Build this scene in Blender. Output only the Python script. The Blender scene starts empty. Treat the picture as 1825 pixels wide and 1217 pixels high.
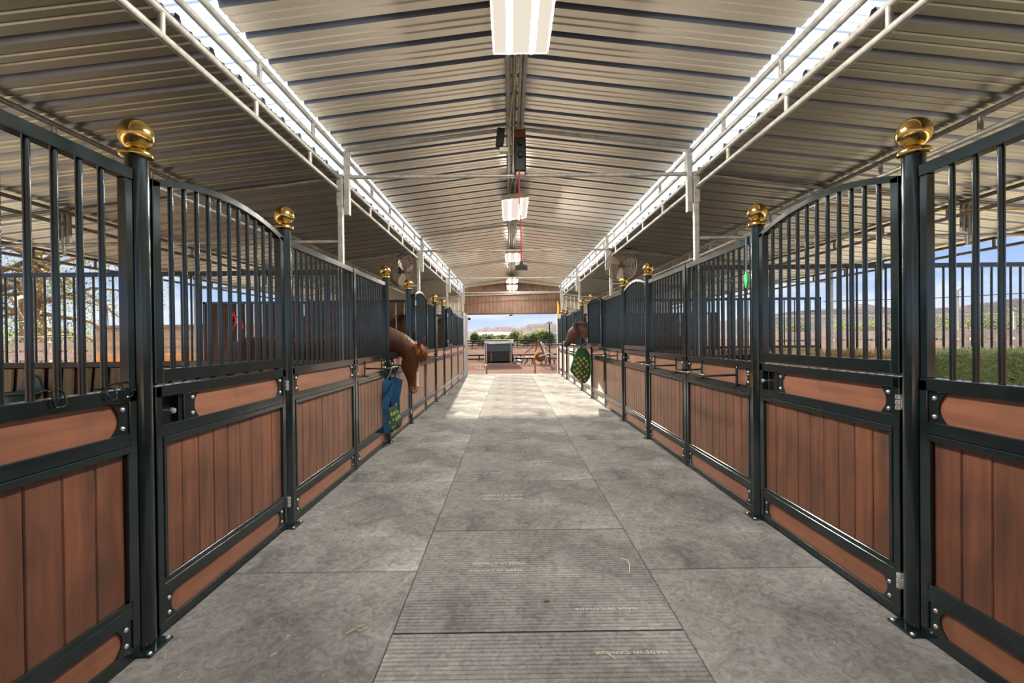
import bpy, bmesh, math, random
from mathutils import Vector, Matrix
random.seed(7)
PI = math.pi
sc = bpy.context.scene
col = sc.collection

# ---------------------------------------------------------------- scene objects
def tag(o, label=None, cat=None, group=None, kind=None):
    if label: o['label'] = label
    if cat: o['category'] = cat
    if group: o['group'] = group
    o['kind'] = kind or 'thing'
    return o

def thing(name, loc, label, cat, group=None, rz=0.0):
    o = bpy.data.objects.new(name, None)
    o.empty_display_size = .1
    col.objects.link(o)
    o.location = loc
    o.rotation_euler = (0, 0, rz)
    return tag(o, label, cat, group)

def put(name, me, parent=None, loc=(0, 0, 0), rot=(0, 0, 0)):
    o = bpy.data.objects.new(name, me)
    col.objects.link(o)
    o.parent = parent
    o.location = loc
    o.rotation_euler = rot
    return o

def mesh(name, bm, mat, smooth=False):
    me = bpy.data.meshes.new(name)
    bmesh.ops.recalc_face_normals(bm, faces=bm.faces[:])
    bm.to_mesh(me)
    bm.free()
    if mat is not None:
        for m in (mat if isinstance(mat, (list, tuple)) else [mat]):
            me.materials.append(m)
    if smooth:
        for p in me.polygons: p.use_smooth = True
        if smooth != 'all':
            try: me.set_sharp_from_angle(angle=math.radians(40))
            except Exception: pass
    return me

def part(name, bm, mat, parent=None, loc=(0, 0, 0), rot=(0, 0, 0), smooth=False):
    return put(name, mesh(name, bm, mat, smooth), parent, loc, rot)

def struct(name, bm, mat, smooth=False, loc=(0, 0, 0)):
    o = part(name, bm, mat, None, loc, smooth=smooth)
    o['kind'] = 'structure'
    return o

# ---------------------------------------------------------------- mesh helpers
def B(): return bmesh.new()

def box(bm, x0, x1, y0, y1, z0, z1, bev=0.0, mi=0):
    co = [(x0, y0, z0), (x1, y0, z0), (x1, y1, z0), (x0, y1, z0), (x0, y0, z1), (x1, y0, z1), (x1, y1, z1), (x0, y1, z1)]
    vs = [bm.verts.new(c) for c in co]
    fs = [bm.faces.new([vs[i] for i in f]) for f in ((3, 2, 1, 0), (4, 5, 6, 7), (0, 1, 5, 4), (1, 2, 6, 5), (2, 3, 7, 6), (3, 0, 4, 7))]
    for f in fs: f.material_index = mi
    if bev:
        es = list({e for f in fs for e in f.edges})
        r = bmesh.ops.bevel(bm, geom=es, offset=bev, segments=1, affect='EDGES', profile=.5)
        for f in r['faces']: f.material_index = mi
    return vs

def xform(bm, start, M):
    bm.verts.ensure_lookup_table()
    for v in bm.verts[start:]: v.co = M @ v.co

def frame_of(t, up=None):
    t = t.normalized()
    if up is None: up = Vector((0, 0, 1)) if abs(t.z) < .95 else Vector((1, 0, 0))
    s = t.cross(up).normalized()
    u = s.cross(t).normalized()
    return s, u

def tube(bm, pts, r, n=10, cap=True, mi=0):
    pts = [Vector(p) for p in pts]
    rings = []
    pu = None
    for i, p in enumerate(pts):
        a = pts[max(i - 1, 0)]; b = pts[min(i + 1, len(pts) - 1)]
        s, u = frame_of(b - a, pu)
        pu = u
        rr = r[i] if isinstance(r, (list, tuple)) else r
        rings.append([bm.verts.new(p + (s * math.cos(2 * PI * k / n) + u * math.sin(2 * PI * k / n)) * rr) for k in range(n)])
    for a, b in zip(rings, rings[1:]):
        for k in range(n):
            f = bm.faces.new((a[k], a[(k + 1) % n], b[(k + 1) % n], b[k])); f.material_index = mi
    if cap:
        bm.faces.new(rings[0][::-1]).material_index = mi
        bm.faces.new(rings[-1]).material_index = mi

def lathe(bm, prof, n=24, c=(0, 0, 0), mi=0):
    rings = []
    for r, z in prof:
        rings.append([bm.verts.new((c[0] + max(r, 1e-5) * math.cos(2 * PI * k / n), c[1] + max(r, 1e-5) * math.sin(2 * PI * k / n), c[2] + z)) for k in range(n)])
    for a, b in zip(rings, rings[1:]):
        for k in range(n):
            bm.faces.new((a[k], a[(k + 1) % n], b[(k + 1) % n], b[k])).material_index = mi
    bm.faces.new(rings[0][::-1]).material_index = mi
    bm.faces.new(rings[-1]).material_index = mi

def prism(bm, poly, axis, a, b, mi=0):
    """extrude a 2d polygon: axis 'y' -> poly in (x, z), 'x' -> (y, z), 'z' -> (x, y)"""
    def P(p, h):
        return {'y': (p[0], h, p[1]), 'x': (h, p[0], p[1]), 'z': (p[0], p[1], h)}[axis]
    lo = [bm.verts.new(P(p, a)) for p in poly]
    hi = [bm.verts.new(P(p, b)) for p in poly]
    n = len(poly)
    for k in range(n):
        bm.faces.new((lo[k], lo[(k + 1) % n], hi[(k + 1) % n], hi[k])).material_index = mi
    bm.faces.new(lo[::-1]).material_index = mi
    bm.faces.new(hi).material_index = mi

def ball(bm, c, r, n=16, m=10, sx=1, sy=1, sz=1, mi=0):
    s = len(bm.verts)
    res = bmesh.ops.create_uvsphere(bm, u_segments=n, v_segments=m, radius=r)
    for v in res['verts']:
        v.co = Vector((v.co.x * sx + c[0], v.co.y * sy + c[1], v.co.z * sz + c[2]))
    for f in {f for v in res['verts'] for f in v.link_faces}: f.material_index = mi

def loft(bm, rings, n=16):
    """rings: (center, a_vec, b_vec) ellipse semi-axes as vectors"""
    vr = []
    for c, a, b in rings:
        c, a, b = Vector(c), Vector(a), Vector(b)
        vr.append([bm.verts.new(c + a * math.cos(2 * PI * k / n) + b * math.sin(2 * PI * k / n)) for k in range(n)])
    for p, q in zip(vr, vr[1:]):
        for k in range(n): bm.faces.new((p[k], p[(k + 1) % n], q[(k + 1) % n], q[k]))
    bm.faces.new(vr[0][::-1]); bm.faces.new(vr[-1])

# ---------------------------------------------------------------- materials
class N:
    def __init__(s, name):
        s.m = bpy.data.materials.new(name); s.m.use_nodes = True
        s.t = s.m.node_tree; s.t.nodes.clear()
        s.out = s.n('ShaderNodeOutputMaterial')
    def n(s, typ, **kw):
        x = s.t.nodes.new(typ)
        for k, v in kw.items(): setattr(x, k, v)
        return x
    def l(s, a, b): s.t.links.new(a, b)
    def noise(s, scale=(1, 1, 1), sz=1.0, detail=4, rough=.5, coord='Object', dist=0.0):
        tc = s.n('ShaderNodeTexCoord'); mp = s.n('ShaderNodeMapping'); mp.inputs['Scale'].default_value = scale
        nz = s.n('ShaderNodeTexNoise'); nz.inputs['Scale'].default_value = sz; nz.inputs['Detail'].default_value = detail
        nz.inputs['Roughness'].default_value = rough; nz.inputs['Distortion'].default_value = dist
        s.l(tc.outputs[coord], mp.inputs[0]); s.l(mp.outputs[0], nz.inputs['Vector'])
        return nz.outputs['Fac']
    def ramp(s, fac, stops):
        r = s.n('ShaderNodeValToRGB'); e = r.color_ramp.elements
        while len(e) < len(stops): e.new(.5)
        for q, (p, c) in zip(e, stops):
            q.position = p; q.color = (*c, 1) if len(c) == 3 else c
        s.l(fac, r.inputs[0]); return r.outputs[0]
    def mix(s, fac, a, b, mode='MIX'):
        x = s.n('ShaderNodeMix', data_type='RGBA', blend_type=mode)
        for sock, v in ((x.inputs[0], fac), (x.inputs[6], a), (x.inputs[7], b)):
            if hasattr(v, 'is_linked'): s.l(v, sock)
            elif isinstance(v, (int, float)): sock.default_value = v
            else: sock.default_value = (*v, 1)
        return x.outputs[2]
    def bsdf(s, color, rough=.5, metal=0.0, spec=.5, bump=None, bstr=.2, bdist=.01, **kw):
        b = s.n('ShaderNodeBsdfPrincipled')
        for k, v in (('Base Color', color), ('Roughness', rough), ('Metallic', metal), ('Specular IOR Level', spec)):
            if hasattr(v, 'is_linked'): s.l(v, b.inputs[k])
            elif isinstance(v, (int, float)): b.inputs[k].default_value = v
            else: b.inputs[k].default_value = (*v, 1)
        for k, v in kw.items(): b.inputs[k.replace('_', ' ')].default_value = v
        if bump is not None:
            bp = s.n('ShaderNodeBump'); bp.inputs['Strength'].default_value = bstr; bp.inputs['Distance'].default_value = bdist
            s.l(bump, bp.inputs['Height']); s.l(bp.outputs[0], b.inputs['Normal'])
        s.l(b.outputs[0], s.out.inputs[0]); return s.m

def simple(name, c, rough=.5, metal=0.0, spec=.5, var=.15, sz=6):
    m = N(name); f = m.noise(sz=sz, detail=3)
    return m.bsdf(m.ramp(f, [(.3, tuple(x * (1 - var) for x in c)), (.7, tuple(min(1, x * (1 + var)) for x in c))]), rough, metal, spec)

def wood(name, c1, c2, scale, rough=.55, spec=.75, stain=.5, **kw):
    m = N(name)
    g = m.noise(scale=scale, sz=1.0, detail=6, rough=.6)
    c = m.ramp(g, [(.25, c2), (.5, tuple((a + b) / 2 for a, b in zip(c1, c2))), (.75, c1)])
    geo = m.n('ShaderNodeNewGeometry')
    hs = m.ramp(geo.outputs['Random Per Island'], [(0, (.8, .8, .8)), (1, (1.15, 1.12, 1.1))])
    c = m.mix(1.0, c, hs, 'MULTIPLY')
    st = m.noise(scale=(1, 1, .55), sz=4.5, detail=4, rough=.55, dist=.4)
    stc = m.ramp(st, [(.34, (1 - .95 * stain,) * 3), (.56, (1, 1, 1))])
    c = m.mix(1.0, c, stc, 'MULTIPLY')
    return m.bsdf(c, rough, 0, spec, bump=g, bstr=.12, bdist=.003, **kw)

M = {}
# green-black enamelled steel
m = N('enamelled_steel'); f = m.noise(sz=14, detail=4)
M['steel'] = m.bsdf(m.ramp(f, [(.3, (.004, .0095, .0105)), (.75, (.008, .017, .019))]), m.ramp(f, [(.3, (.11,) * 3), (.8, (.17,) * 3)]), 0, .8)
M['brass'] = simple('polished_brass', (.70, .49, .16), .15, 1.0, .5, .08, 9)
m = N('galvanised_pipe'); f = m.noise(sz=18, detail=4)
M['galv'] = m.bsdf(m.ramp(f, [(.3, (.25, .247, .222)), (.7, (.40, .392, .352))]), .42, .35)
M['zinc'] = simple('bright_zinc_bolt', (.75, .75, .73), .25, .9)
M['plank'] = wood('stained_vertical_planks', (.205, .066, .026), (.068, .021, .0095), (26, 26, 1.6), Sheen_Weight=.32, Sheen_Roughness=.35, Sheen_Tint=(1, .80, .58, 1))
M['board'] = wood('stained_horizontal_board', (.275, .104, .049), (.135, .045, .020), (1.8, 26, 26), rough=.52, stain=.3, Sheen_Weight=.32, Sheen_Roughness=.35, Sheen_Tint=(1, .82, .64, 1))
M['rough_wood'] = wood('rough_grey_brown_planks', (.30, .22, .13), (.12, .085, .05), (30, 30, 1.2), .8, .2)
M['dark_wood'] = wood('dark_brown_planks', (.10, .055, .032), (.05, .028, .017), (30, 30, 1.2), .7, .3)
M['tan_wood'] = wood('tan_planks', (.42, .29, .20), (.30, .20, .13), (1.5, 30, 30), .7, .3, .2)
M['orange_wood'] = wood('orange_planks', (.60, .28, .10), (.45, .19, .06), (1.5, 30, 30), .7, .3, .2)
M['fence_wood'] = wood('weathered_fence_boards', (.42, .34, .32), (.27, .21, .20), (1.5, 30, 30), .85, .2, .3)
# roof sheet
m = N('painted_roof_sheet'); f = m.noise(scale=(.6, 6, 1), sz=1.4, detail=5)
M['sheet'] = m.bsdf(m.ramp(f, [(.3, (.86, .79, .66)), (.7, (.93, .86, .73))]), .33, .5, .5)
m = N('shaded_roof_sheet'); f = m.noise(scale=(.6, 6, 1), sz=1.4, detail=5)
M['sheet_shaded'] = m.bsdf(m.ramp(f, [(.3, (.36, .365, .31)), (.7, (.44, .44, .38))]), .36, .7, .5)  # darker copy of the roof sheet; side-roof shade is in this colour
M['rib'] = simple('rib_shade_blue', (.20, .22, .28), .4, .6, .5, .1, 2)  # dark bands of the rib recesses: shade painted as a bluish colour
m = N('translucent_skylight_sheet')
tr = m.n('ShaderNodeBsdfTranslucent'); tr.inputs[0].default_value = (.33, .40, .51, 1)
df = m.n('ShaderNodeBsdfDiffuse'); df.inputs[0].default_value = (.36, .41, .48, 1)
mx = m.n('ShaderNodeMixShader'); mx.inputs[0].default_value = .3
m.l(tr.outputs[0], mx.inputs[1]); m.l(df.outputs[0], mx.inputs[2]); m.l(mx.outputs[0], m.out.inputs[0]); M['skylight'] = m.m
M['brown_sheet'] = simple('brown_corrugated_sheet', (.16, .092, .058), .5, 0, .4, .25, 3)
M['grey_sheet'] = simple('grey_beige_corrugated_sheet', (.45, .42, .36), .5, 0, .4)
M['jamb'] = simple('grey_painted_steel', (.24, .225, .21), .6, .1)
# rubber mats
def mat_rubber(name, a, b):
    m = N(name)
    big = m.noise(sz=1.3, detail=6, rough=.62, coord='Object', dist=.6)
    fine = m.noise(sz=16, detail=6, rough=.7, dist=1.5)
    c = m.ramp(big, [(.30, a), (.52, tuple((x + y) / 2 for x, y in zip(a, b))), (.72, b)])
    c = m.mix(.55, c, m.ramp(fine, [(.34, (.30,) * 3), (.60, (1.12,) * 3)]), 'MULTIPLY')
    gi = m.n('ShaderNodeObjectInfo')
    c = m.mix(1.0, c, m.ramp(gi.outputs['Random'], [(0, (.9,) * 3), (1, (1.08,) * 3)]), 'MULTIPLY')
    return m.bsdf(c, m.ramp(big, [(.3, (.72,) * 3), (.7, (.9,) * 3)]), 0, 0.0, bump=fine, bstr=.25, bdist=.004)
M['mat'] = mat_rubber('dusty_grey_rubber', (.105, .103, .10), (.31, .305, .295))
M['matrib'] = mat_rubber('dusty_ribbed_rubber', (.13, .128, .124), (.30, .295, .285))
M['lettering'] = simple('scuffed_pale_rubber', (.43, .42, .40), .8, 0, 0)
M['slab'] = simple('dark_concrete', (.05, .05, .05), .9)
M['earth'] = simple('stall_dirt', (.16, .11, .08), .95, 0, .2, .3, 5)
m = N('red_desert_dirt'); f = m.noise(sz=.25, detail=8, rough=.65); g = m.noise(sz=3, detail=4)
M['ground'] = m.bsdf(m.mix(.4, m.ramp(f, [(.3, (.068, .042, .034)), (.5, (.098, .063, .052)), (.72, (.13, .092, .077))]), m.ramp(g, [(.3, (.6,) * 3), (.7, (1.1,) * 3)]), 'MULTIPLY'), .95, 0, 0.0, bump=g, bstr=.5, bdist=.1)
m = N('hazy_dry_hillside'); f = m.noise(sz=.012, detail=9, rough=.65)
M['hill'] = m.bsdf(m.ramp(f, [(.3, (.11, .098, .105)), (.5, (.15, .13, .135)), (.7, (.19, .165, .165))]), .95, 0, 0.0)  # haze put into the hill colour as a paler, bluish tone
def leaf(name, a, b):
    m = N(name); geo = m.n('ShaderNodeNewGeometry')
    c = m.ramp(geo.outputs['Random Per Island'], [(0, a), (1, b)])
    d = m.n('ShaderNodeBsdfDiffuse'); t = m.n('ShaderNodeBsdfTranslucent'); x = m.n('ShaderNodeMixShader'); x.inputs[0].default_value = .45
    m.l(c, d.inputs[0]); m.l(c, t.inputs[0]); m.l(d.outputs[0], x.inputs[1]); m.l(t.outputs[0], x.inputs[2]); m.l(x.outputs[0], m.out.inputs[0]); return m.m
M['leaf'] = leaf('olive_leaves', (.05, .068, .03), (.13, .15, .07))
M['leaf_bright'] = leaf('bright_leaves', (.075, .105, .03), (.18, .21, .08))
M['leaf_grey'] = leaf('grey_leaves', (.12, .11, .075), (.22, .20, .13))
M['bark'] = wood('brown_bark', (.30, .19, .11), (.12, .075, .045), (14, 14, 2), .9, .1)
M['straw_green'] = leaf('green_hay', (.28, .36, .13), (.72, .80, .50))
M['straw_tan'] = leaf('tan_straw', (.48, .34, .14), (.92, .76, .46))
M['black'] = simple('black_plastic', (.006, .009, .009), .5, 0, .25)
M['tub'] = simple('dark_green_rubber', (.02, .045, .042), .45)
M['white_sheet'] = simple('white_painted_roof', (.50, .48, .46), .8, 0, 0)
M['dark_fabric'] = simple('dark_canvas', (.03, .045, .055), .7)
M['rust'] = simple('rusty_steel', (.13, .055, .03), .9, 0, .1, .3)
M['red'] = simple('red_plastic', (.75, .02, .03), .5)
M['red_cord'] = simple('red_cord', (.38, .02, .03), .6)
M['white_plastic'] = simple('white_plastic', (.8, .8, .78), .5)
M['blue_plastic'] = simple('blue_plastic', (.03, .12, .40), .5)
M['green_plastic'] = simple('bright_green_plastic', (.02, .45, .12), .4)
M['strap'] = simple('dark_blue_webbing', (.03, .06, .08), .8)
M['yellow'] = simple('orange_yellow_hose', (.75, .38, .04), .5)
M['cable'] = simple('tan_cable', (.48, .36, .18), .6)
M['fan_cage'] = simple('brown_grey_wire', (.16, .12, .09), .5, .4)
M['fan_blade'] = simple('dusty_aluminium_blade', (.14, .105, .07), .5, .1)
M['lamp_body'] = simple('lamp_housing', (.55, .50, .42), .5)
def emit(name, c, s):
    m = N(name); e = m.n('ShaderNodeEmission'); e.inputs[0].default_value = (*c, 1); e.inputs[1].default_value = s
    m.l(e.outputs[0], m.out.inputs[0]); return m.m
M['lens'] = emit('lit_lens', (1, .88, .74), .6)
M['tubeglow'] = emit('lit_fluorescent_tube', (1, .93, .84), 400.0)
M['tubedim'] = emit('dimmer_fluorescent_tube', (1, .93, .84), 70.0)
M['bluebag'] = simple('blue_canvas', (.022, .085, .17), .75, 0, .2, .45, 5)
M['greenbag'] = simple('dark_green_canvas', (.012, .046, .02), .8, 0, .2, .3, 5)
def dots(name, base, dot, sc_):
    m = N(name); tc = m.n('ShaderNodeTexCoord'); v = m.n('ShaderNodeTexVoronoi'); v.inputs['Scale'].default_value = sc_; v.inputs['Randomness'].default_value = .25
    mp = m.n('ShaderNodeMapping'); mp.inputs['Rotation'].default_value = (.0, .6, 0.0)
    m.l(tc.outputs['Object'], mp.inputs[0]); m.l(mp.outputs[0], v.inputs['Vector'])
    return m.bsdf(m.ramp(v.outputs['Distance'], [(.30, dot), (.40, base)]), .8, 0, .2)
M['dotmesh'] = dots('holed_mesh_over_hay', (.022, .036, .016), (.20, .20, .045), 11)
M['dotmesh_blue'] = dots('holed_mesh_blue_bag', (.015, .03, .02), (.18, .26, .04), 12)
m = N('horse_coat'); at = m.n('ShaderNodeAttribute'); at.attribute_name = 'coat'; f = m.noise(sz=9, detail=5)
M['coat'] = m.bsdf(m.mix(.35, at.outputs['Color'], m.ramp(f, [(.3, (.6,) * 3), (.7, (1.15,) * 3)]), 'MULTIPLY'), .5, 0, .35, Sheen_Weight=.04)
M['mane_red'] = simple('chestnut_mane', (.15, .046, .014), .7, 0, .15)
M['mane_dark'] = simple('dark_mane', (.03, .018, .012), .6, 0, .3)
M['eye'] = simple('dark_eye', (.01, .006, .005), .08)

# ---------------------------------------------------------------- layout numbers
XL, XR = -1.765, 1.995
CH = 'on the chestnut side'
BH = 'on the bay side'

# ---------------------------------------------------------------- setting: floor, ground
bm = B(); box(bm, -1.95, 2.18, -9.2, 18.95, -.6, -.02); struct('floor', bm, M['slab'])
bm = B(); box(bm, -7.0, -1.955, -9.2, 19.3, -.6, -.022); struct('floor_left', bm, M['earth'])
bm = B(); box(bm, 2.185, 7.2, -9.2, 19.3, -.6, -.022); struct('floor_right', bm, M['earth'])
bm = B()
for a in range(24):
    for b in range(24): pass
GX = [-1500, -400, -120, -60, -30, -15, -8, 0, 8, 15, 30, 60, 120, 400, 1500]
GY = [-400, -120, -40, -10, 0, 10, 19, 21, 26, 34, 45, 60, 100, 200, 500, 1600]
gv = {}
for i, x in enumerate(GX):
    for j, y in enumerate(GY):
        gv[i, j] = bm.verts.new((x, y, -.6))
for i in range(len(GX) - 1):
    for j in range(len(GY) - 1): bm.faces.new((gv[i, j], gv[i + 1, j], gv[i + 1, j + 1], gv[i, j + 1]))
struct('ground', bm, M['ground'])

M['bounce'] = simple('pale_bounce_ground', (.42, .37, .30), .9, 0, .2, .1, 3)  # unseen pale yard strips, added to bounce light up to the ceilings
bm = B(); box(bm, -16, -7.05, -14, 19.3, -.62, -.585); struct('ground_bounce_left', bm, M['bounce'])
bm = B(); box(bm, 7.25, 16, -14, 19.3, -.62, -.585); struct('ground_bounce_right', bm, M['bounce'])

# rubber mats
def ribbed():
    bm = B(); W, L = 1.444, 1.212
    prof = []
    n = 43; p = L / n
    for k in range(n):
        y = k * p
        prof += [(y + .0025, .0200), (y + p * .74, .0200), (y + p * .80, .0172), (y + p * .96, .0172)]
    prof = [(0.0, .0195)] + prof + [(L, .0195)]
    a = [bm.verts.new((0, y, z)) for y, z in prof]; b = [bm.verts.new((W, y, z)) for y, z in prof]
    for k in range(len(prof) - 1): bm.faces.new((a[k], b[k], b[k + 1], a[k + 1]))
    lo = [bm.verts.new(c) for c in ((0, 0, 0), (W, 0, 0), (W, L, 0), (0, L, 0))]
    bm.faces.new((lo[0], lo[1], b[0], a[0])); bm.faces.new((lo[2], lo[3], a[-1], b[-1])); bm.faces.new(lo[::-1])
    bm.faces.new([lo[0]] + a + [lo[3]]); bm.faces.new(([lo[1]] + b + [lo[2]])[::-1])
    return mesh('rubber_mat', bm, M['matrib'])
rib_me = ribbed()
ORD = ['nearest', 'second', 'third', 'fourth', 'fifth', 'sixth', 'seventh', 'eighth', 'ninth', 'tenth', 'eleventh', 'twelfth', 'thirteenth', 'fourteenth', 'fifteenth']
mats = []
y = 1.063; k = 0
while y + 1.21 < 18.95:
    o = put('rubber_mat', rib_me, None, (-.598, y, -.02))
    lab = 'ribbed grey rubber mat, %s from the camera in the middle row of the aisle' % ORD[k]
    if k == 0: lab = 'ribbed grey rubber mat in the middle row, cut off by the frame, stamped once'
    if k == 1: lab = 'ribbed grey rubber mat with three stamped lines, second in the middle row'
    if k == 2: lab = 'ribbed grey rubber mat stamped near its far edge, third in the middle row'
    tag(o, lab, 'floor mat', 'ribbed rubber mats down the middle of the aisle'); mats.append(o)
    y += 1.2205; k += 1
bm = B(); box(bm, 0, 1.444, 0, 18.95 - y, 0, .02, .003)
o = part('rubber_mat', bm, M['matrib'], None, (-.598, y, -.02)); tag(o, 'short cut rubber mat strip at the far doorway end of the middle row', 'floor mat', 'ribbed rubber mats down the middle of the aisle')
def flatmat(w, l):
    bm = B(); box(bm, 0, w, 0, l, 0, .02, .003); return mesh('rubber_mat', bm, M['mat'])
for side, x0, w, ph in (('L', -1.93, 1.326, 1.068), ('R', .852, 1.316, 1.05)):
    me = flatmat(w, 1.826); y = ph; k = 0
    while y < 18.9:
        l = min(1.826, 18.95 - y)
        o = put('rubber_mat', me if l > 1.8 else flatmat(w, l), None, (x0, y, -.02))
        who = CH if side == 'L' else BH
        lab = 'smooth dusty grey rubber mat, %s from the camera %s' % (ORD[k], who)
        tag(o, lab, 'floor mat', 'smooth rubber mats beside the stalls'); y += 1.832; k += 1
# stamped lettering
def stamp(txt, x, y, size, parent, z=.0203):
    cu = bpy.data.curves.new('lettering', 'FONT'); cu.body = txt; cu.size = size; cu.extrude = .0006; cu.align_x = 'CENTER'; cu.space_character = 1.25
    tmp = bpy.data.objects.new('tmp', cu); col.objects.link(tmp)
    dg = bpy.context.evaluated_depsgraph_get()
    me = bpy.data.meshes.new_from_object(tmp.evaluated_get(dg)); me.name = 'lettering'
    bpy.data.objects.remove(tmp)
    me.materials.clear(); me.materials.append(M['lettering'])
    o = put('lettering', me, parent, (x - parent.location.x, y - parent.location.y, z), (0, 0, PI))
    o.scale = (1, 1.0, 1)
    o['label'] = 'pale stamped words, upside down from here'
stamp('MADE IN CANADA', .545, 2.13, .033, mats[0])
stamp('MADE IN CANADA', .50, 2.475, .033, mats[1])
stamp('MADE IN CANADA', -.09, 2.99, .033, mats[1])
stamp('MADE IN CANADA', -.11, 2.90, .033, mats[1])
stamp('MADE IN CANADA', -.08, 4.29, .036, mats[2])
stamp('MADE IN CANADA', -.08, 4.19, .036, mats[2])
stamp('MADE IN CANADA', .30, 5.45, .036, mats[3])
stamp('MADE IN CANADA', -.30, 5.0, .036, mats[3])
# straw wisps
def wisp(pts, label):
    bm = B(); tube(bm, pts, .0022, 5); tag(part('straw_wisp', bm, M['straw_tan'], smooth=True), label, 'straw', 'loose straws on the mats')
wisp([(-.84, 2.27, .003), (-.80, 2.31, .006), (-.77, 2.29, .003), (-.74, 2.33, .003)], 'crinkled pale straw on the smooth mat %s' % CH)
wisp([(.72, 2.83, .004), (.75, 2.93, .006), (.75, 2.99, .006), (.71, 3.02, .004)], 'hooked pale straw on the second ribbed middle mat')
wisp([(.40, 2.1, .004), (.42, 2.12, .006), (.46, 2.07, .004)], 'short straw on the nearest ribbed middle mat')
bm = B(); tube(bm, [(.17, 2.53, .006), (.19, 2.535, .012), (.205, 2.53, .006)], .006, 6)
tag(part('bark_chip', bm, M['bark'], smooth=True), 'small dark bark chip lying on the second ribbed middle mat', 'debris')
bm = B()
for k in range(420):
    s = random.choice((-1, 1)); yy = random.uniform(1.5, 9) ** 1.0
    xx = random.uniform(-1.66, -.7) if s < 0 else random.uniform(.9, 1.9)
    a = random.uniform(0, PI); l = random.uniform(.004, .018)
    d = Vector((math.cos(a), math.sin(a), 0)) * l
    tube(bm, [Vector((xx, yy, .0012)) - d, Vector((xx, yy, .0025)), Vector((xx, yy, .0012)) + d], .0007, 3)
o = part('straw_litter', bm, M['straw_tan']); tag(o, 'fine pale straw flecks scattered over the smooth side mats', 'straw', kind='stuff')

# ---------------------------------------------------------------- stall fronts
bar_cache = {}
def bar_mesh(h, r=.0125):
    key = (round(h, 3), r)
    if key not in bar_cache:
        bm = B(); tube(bm, [(0, 0, 0), (0, 0, h)], r, 10); bar_cache[key] = mesh('bar', bm, M['steel'], True)
    return bar_cache[key]
bolt_bm = B(); lathe(bolt_bm, [(.0115, 0), (.0115, .003), (.009, .007), (.004, .0095), (0, .010)], 10)
bolt_me = mesh('bolt', bolt_bm, M['zinc'], True)
def end_plate(parent, x, z0, z1, sgn):
    """curved-cut steel plate over a board end; x = outer edge, sgn = direction inwards"""
    bm = B(); w1, w0 = .088, .050
    n = 8; poly = [(x, z0), (x, z1)]
    for k in range(n + 1):
        t = k / n; z = z1 + (z0 - z1) * t
        poly.append((x + sgn * (w0 + (w1 - w0) * (2 * t - 1) ** 2), z))
    prism(bm, poly, 'y', -.0165, -.0095)
    o = part('end_plate', bm, M['steel'], parent)
    for z in (z0 + .027, z1 - .027):
        put('bolt', bolt_me, o, (x + sgn * .033, -.0165, z), (PI / 2, 0, 0))
def planks(x0, x1, z0, z1, name, mat, y=-.010, w=.137, gap=.005, parent=None):
    n = max(1, round((x1 - x0) / w)); bw = (x1 - x0) / n
    bm = B()
    for k in range(n): box(bm, x0 + k * bw + gap / 2 * (k > 0), x0 + (k + 1) * bw - gap / 2 * (k < n - 1), y + random.uniform(-.0012, .0012), y + .028, z0, z1, .0045)
    box(bm, x0, x1, y + .006, y + .012, z0, z1)
    return part(name, bm, mat, parent)
def lower_work(t, a, b, z_bot, board_a=None, board_b=None):
    """rails, planks, boards between local x = a .. b (below the grille)"""
    ba = a + .04 if board_a is None else board_a; bb = b - .04 if board_b is None else board_b
    bm = B(); e = .003
    box(bm, a, b, -.022, .022, .985, 1.045, e)
    box(bm, a, b, -.022, .022, .190, .250, e)
    box(bm, a, b, -.022, .022, z_bot, .062, e)
    box(bm, a, a + .04, -.025, .025, z_bot, 1.24, e); box(bm, b - .04, b, -.025, .025, z_bot, 1.24, e)
    # inner angle frame round the planks
    box(bm, a + .04, b - .04, -.030, .012, .955, .985, e); box(bm, a + .04, b - .04, -.022, .012, .250, .280, e)
    box(bm, a + .04, a + .062, -.030, .012, .280, .955, e); box(bm, b - .062, b - .04, -.030, .012, .280, .955, e)
    part('lower_frame', bm, M['steel'], t)
    planks(a + .06, b - .06, .275, .96, 'plank_infill', M['plank'], parent=t)
    bm = B(); box(bm, ba, bb, -.0085, .016, 1.042, 1.188, .002); part('upper_board', bm, M['board'], t)
    bm = B(); box(bm, a + .038, b - .038, -.0085, .016, .060, .192, .002); part('kick_board', bm, M['board'], t)
    for z0, z1, p, q in ((1.045, 1.185, ba, bb), (.062, .190, a + .04, b - .04)):
        end_plate(t, p, z0, z1, 1); end_plate(t, q, z0, z1, -1)
def hinge(parent, x, z, name='hinge'):
    bm = B()
    for k in range(3): lathe(bm, [(.012, 0), (.017, .003), (.017, .021), (.012, .024)], 12, (x, -.030, z - .039 + k * .027))
    box(bm, x - .005, x + .035, -.034, -.024, z - .03, z + .03)
    part(name, bm, M['zinc'], parent, smooth=True)
def panel(X, y0, y1, side, label, group):
    w = y1 - y0
    rz, org = (PI / 2, (X, y0, 0)) if side == 'L' else (-PI / 2, (X, y1, 0))
    t = thing('stall_barrier', org, label, 'stall panel', group, rz)
    bm = B(); e = .003
    box(bm, 0, w, -.025, .025, 2.215, 2.27, e); box(bm, 0, w, -.025, .025, 1.188, 1.25, e)
    box(bm, 0, .04, -.02, .02, 1.25, 2.215, e); box(bm, w - .04, w, -.02, .02, 1.25, 2.215, e)
    part('grille_frame', bm, M['steel'], t)
    n = max(3, round((w - .08) / .102)); me = bar_mesh(.985)
    for k in range(1, n): put('bar', me, t, (.04 + (w - .08) * k / n, 0, 1.24))
    lower_work(t, 0, w, .003)
    return t
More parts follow.
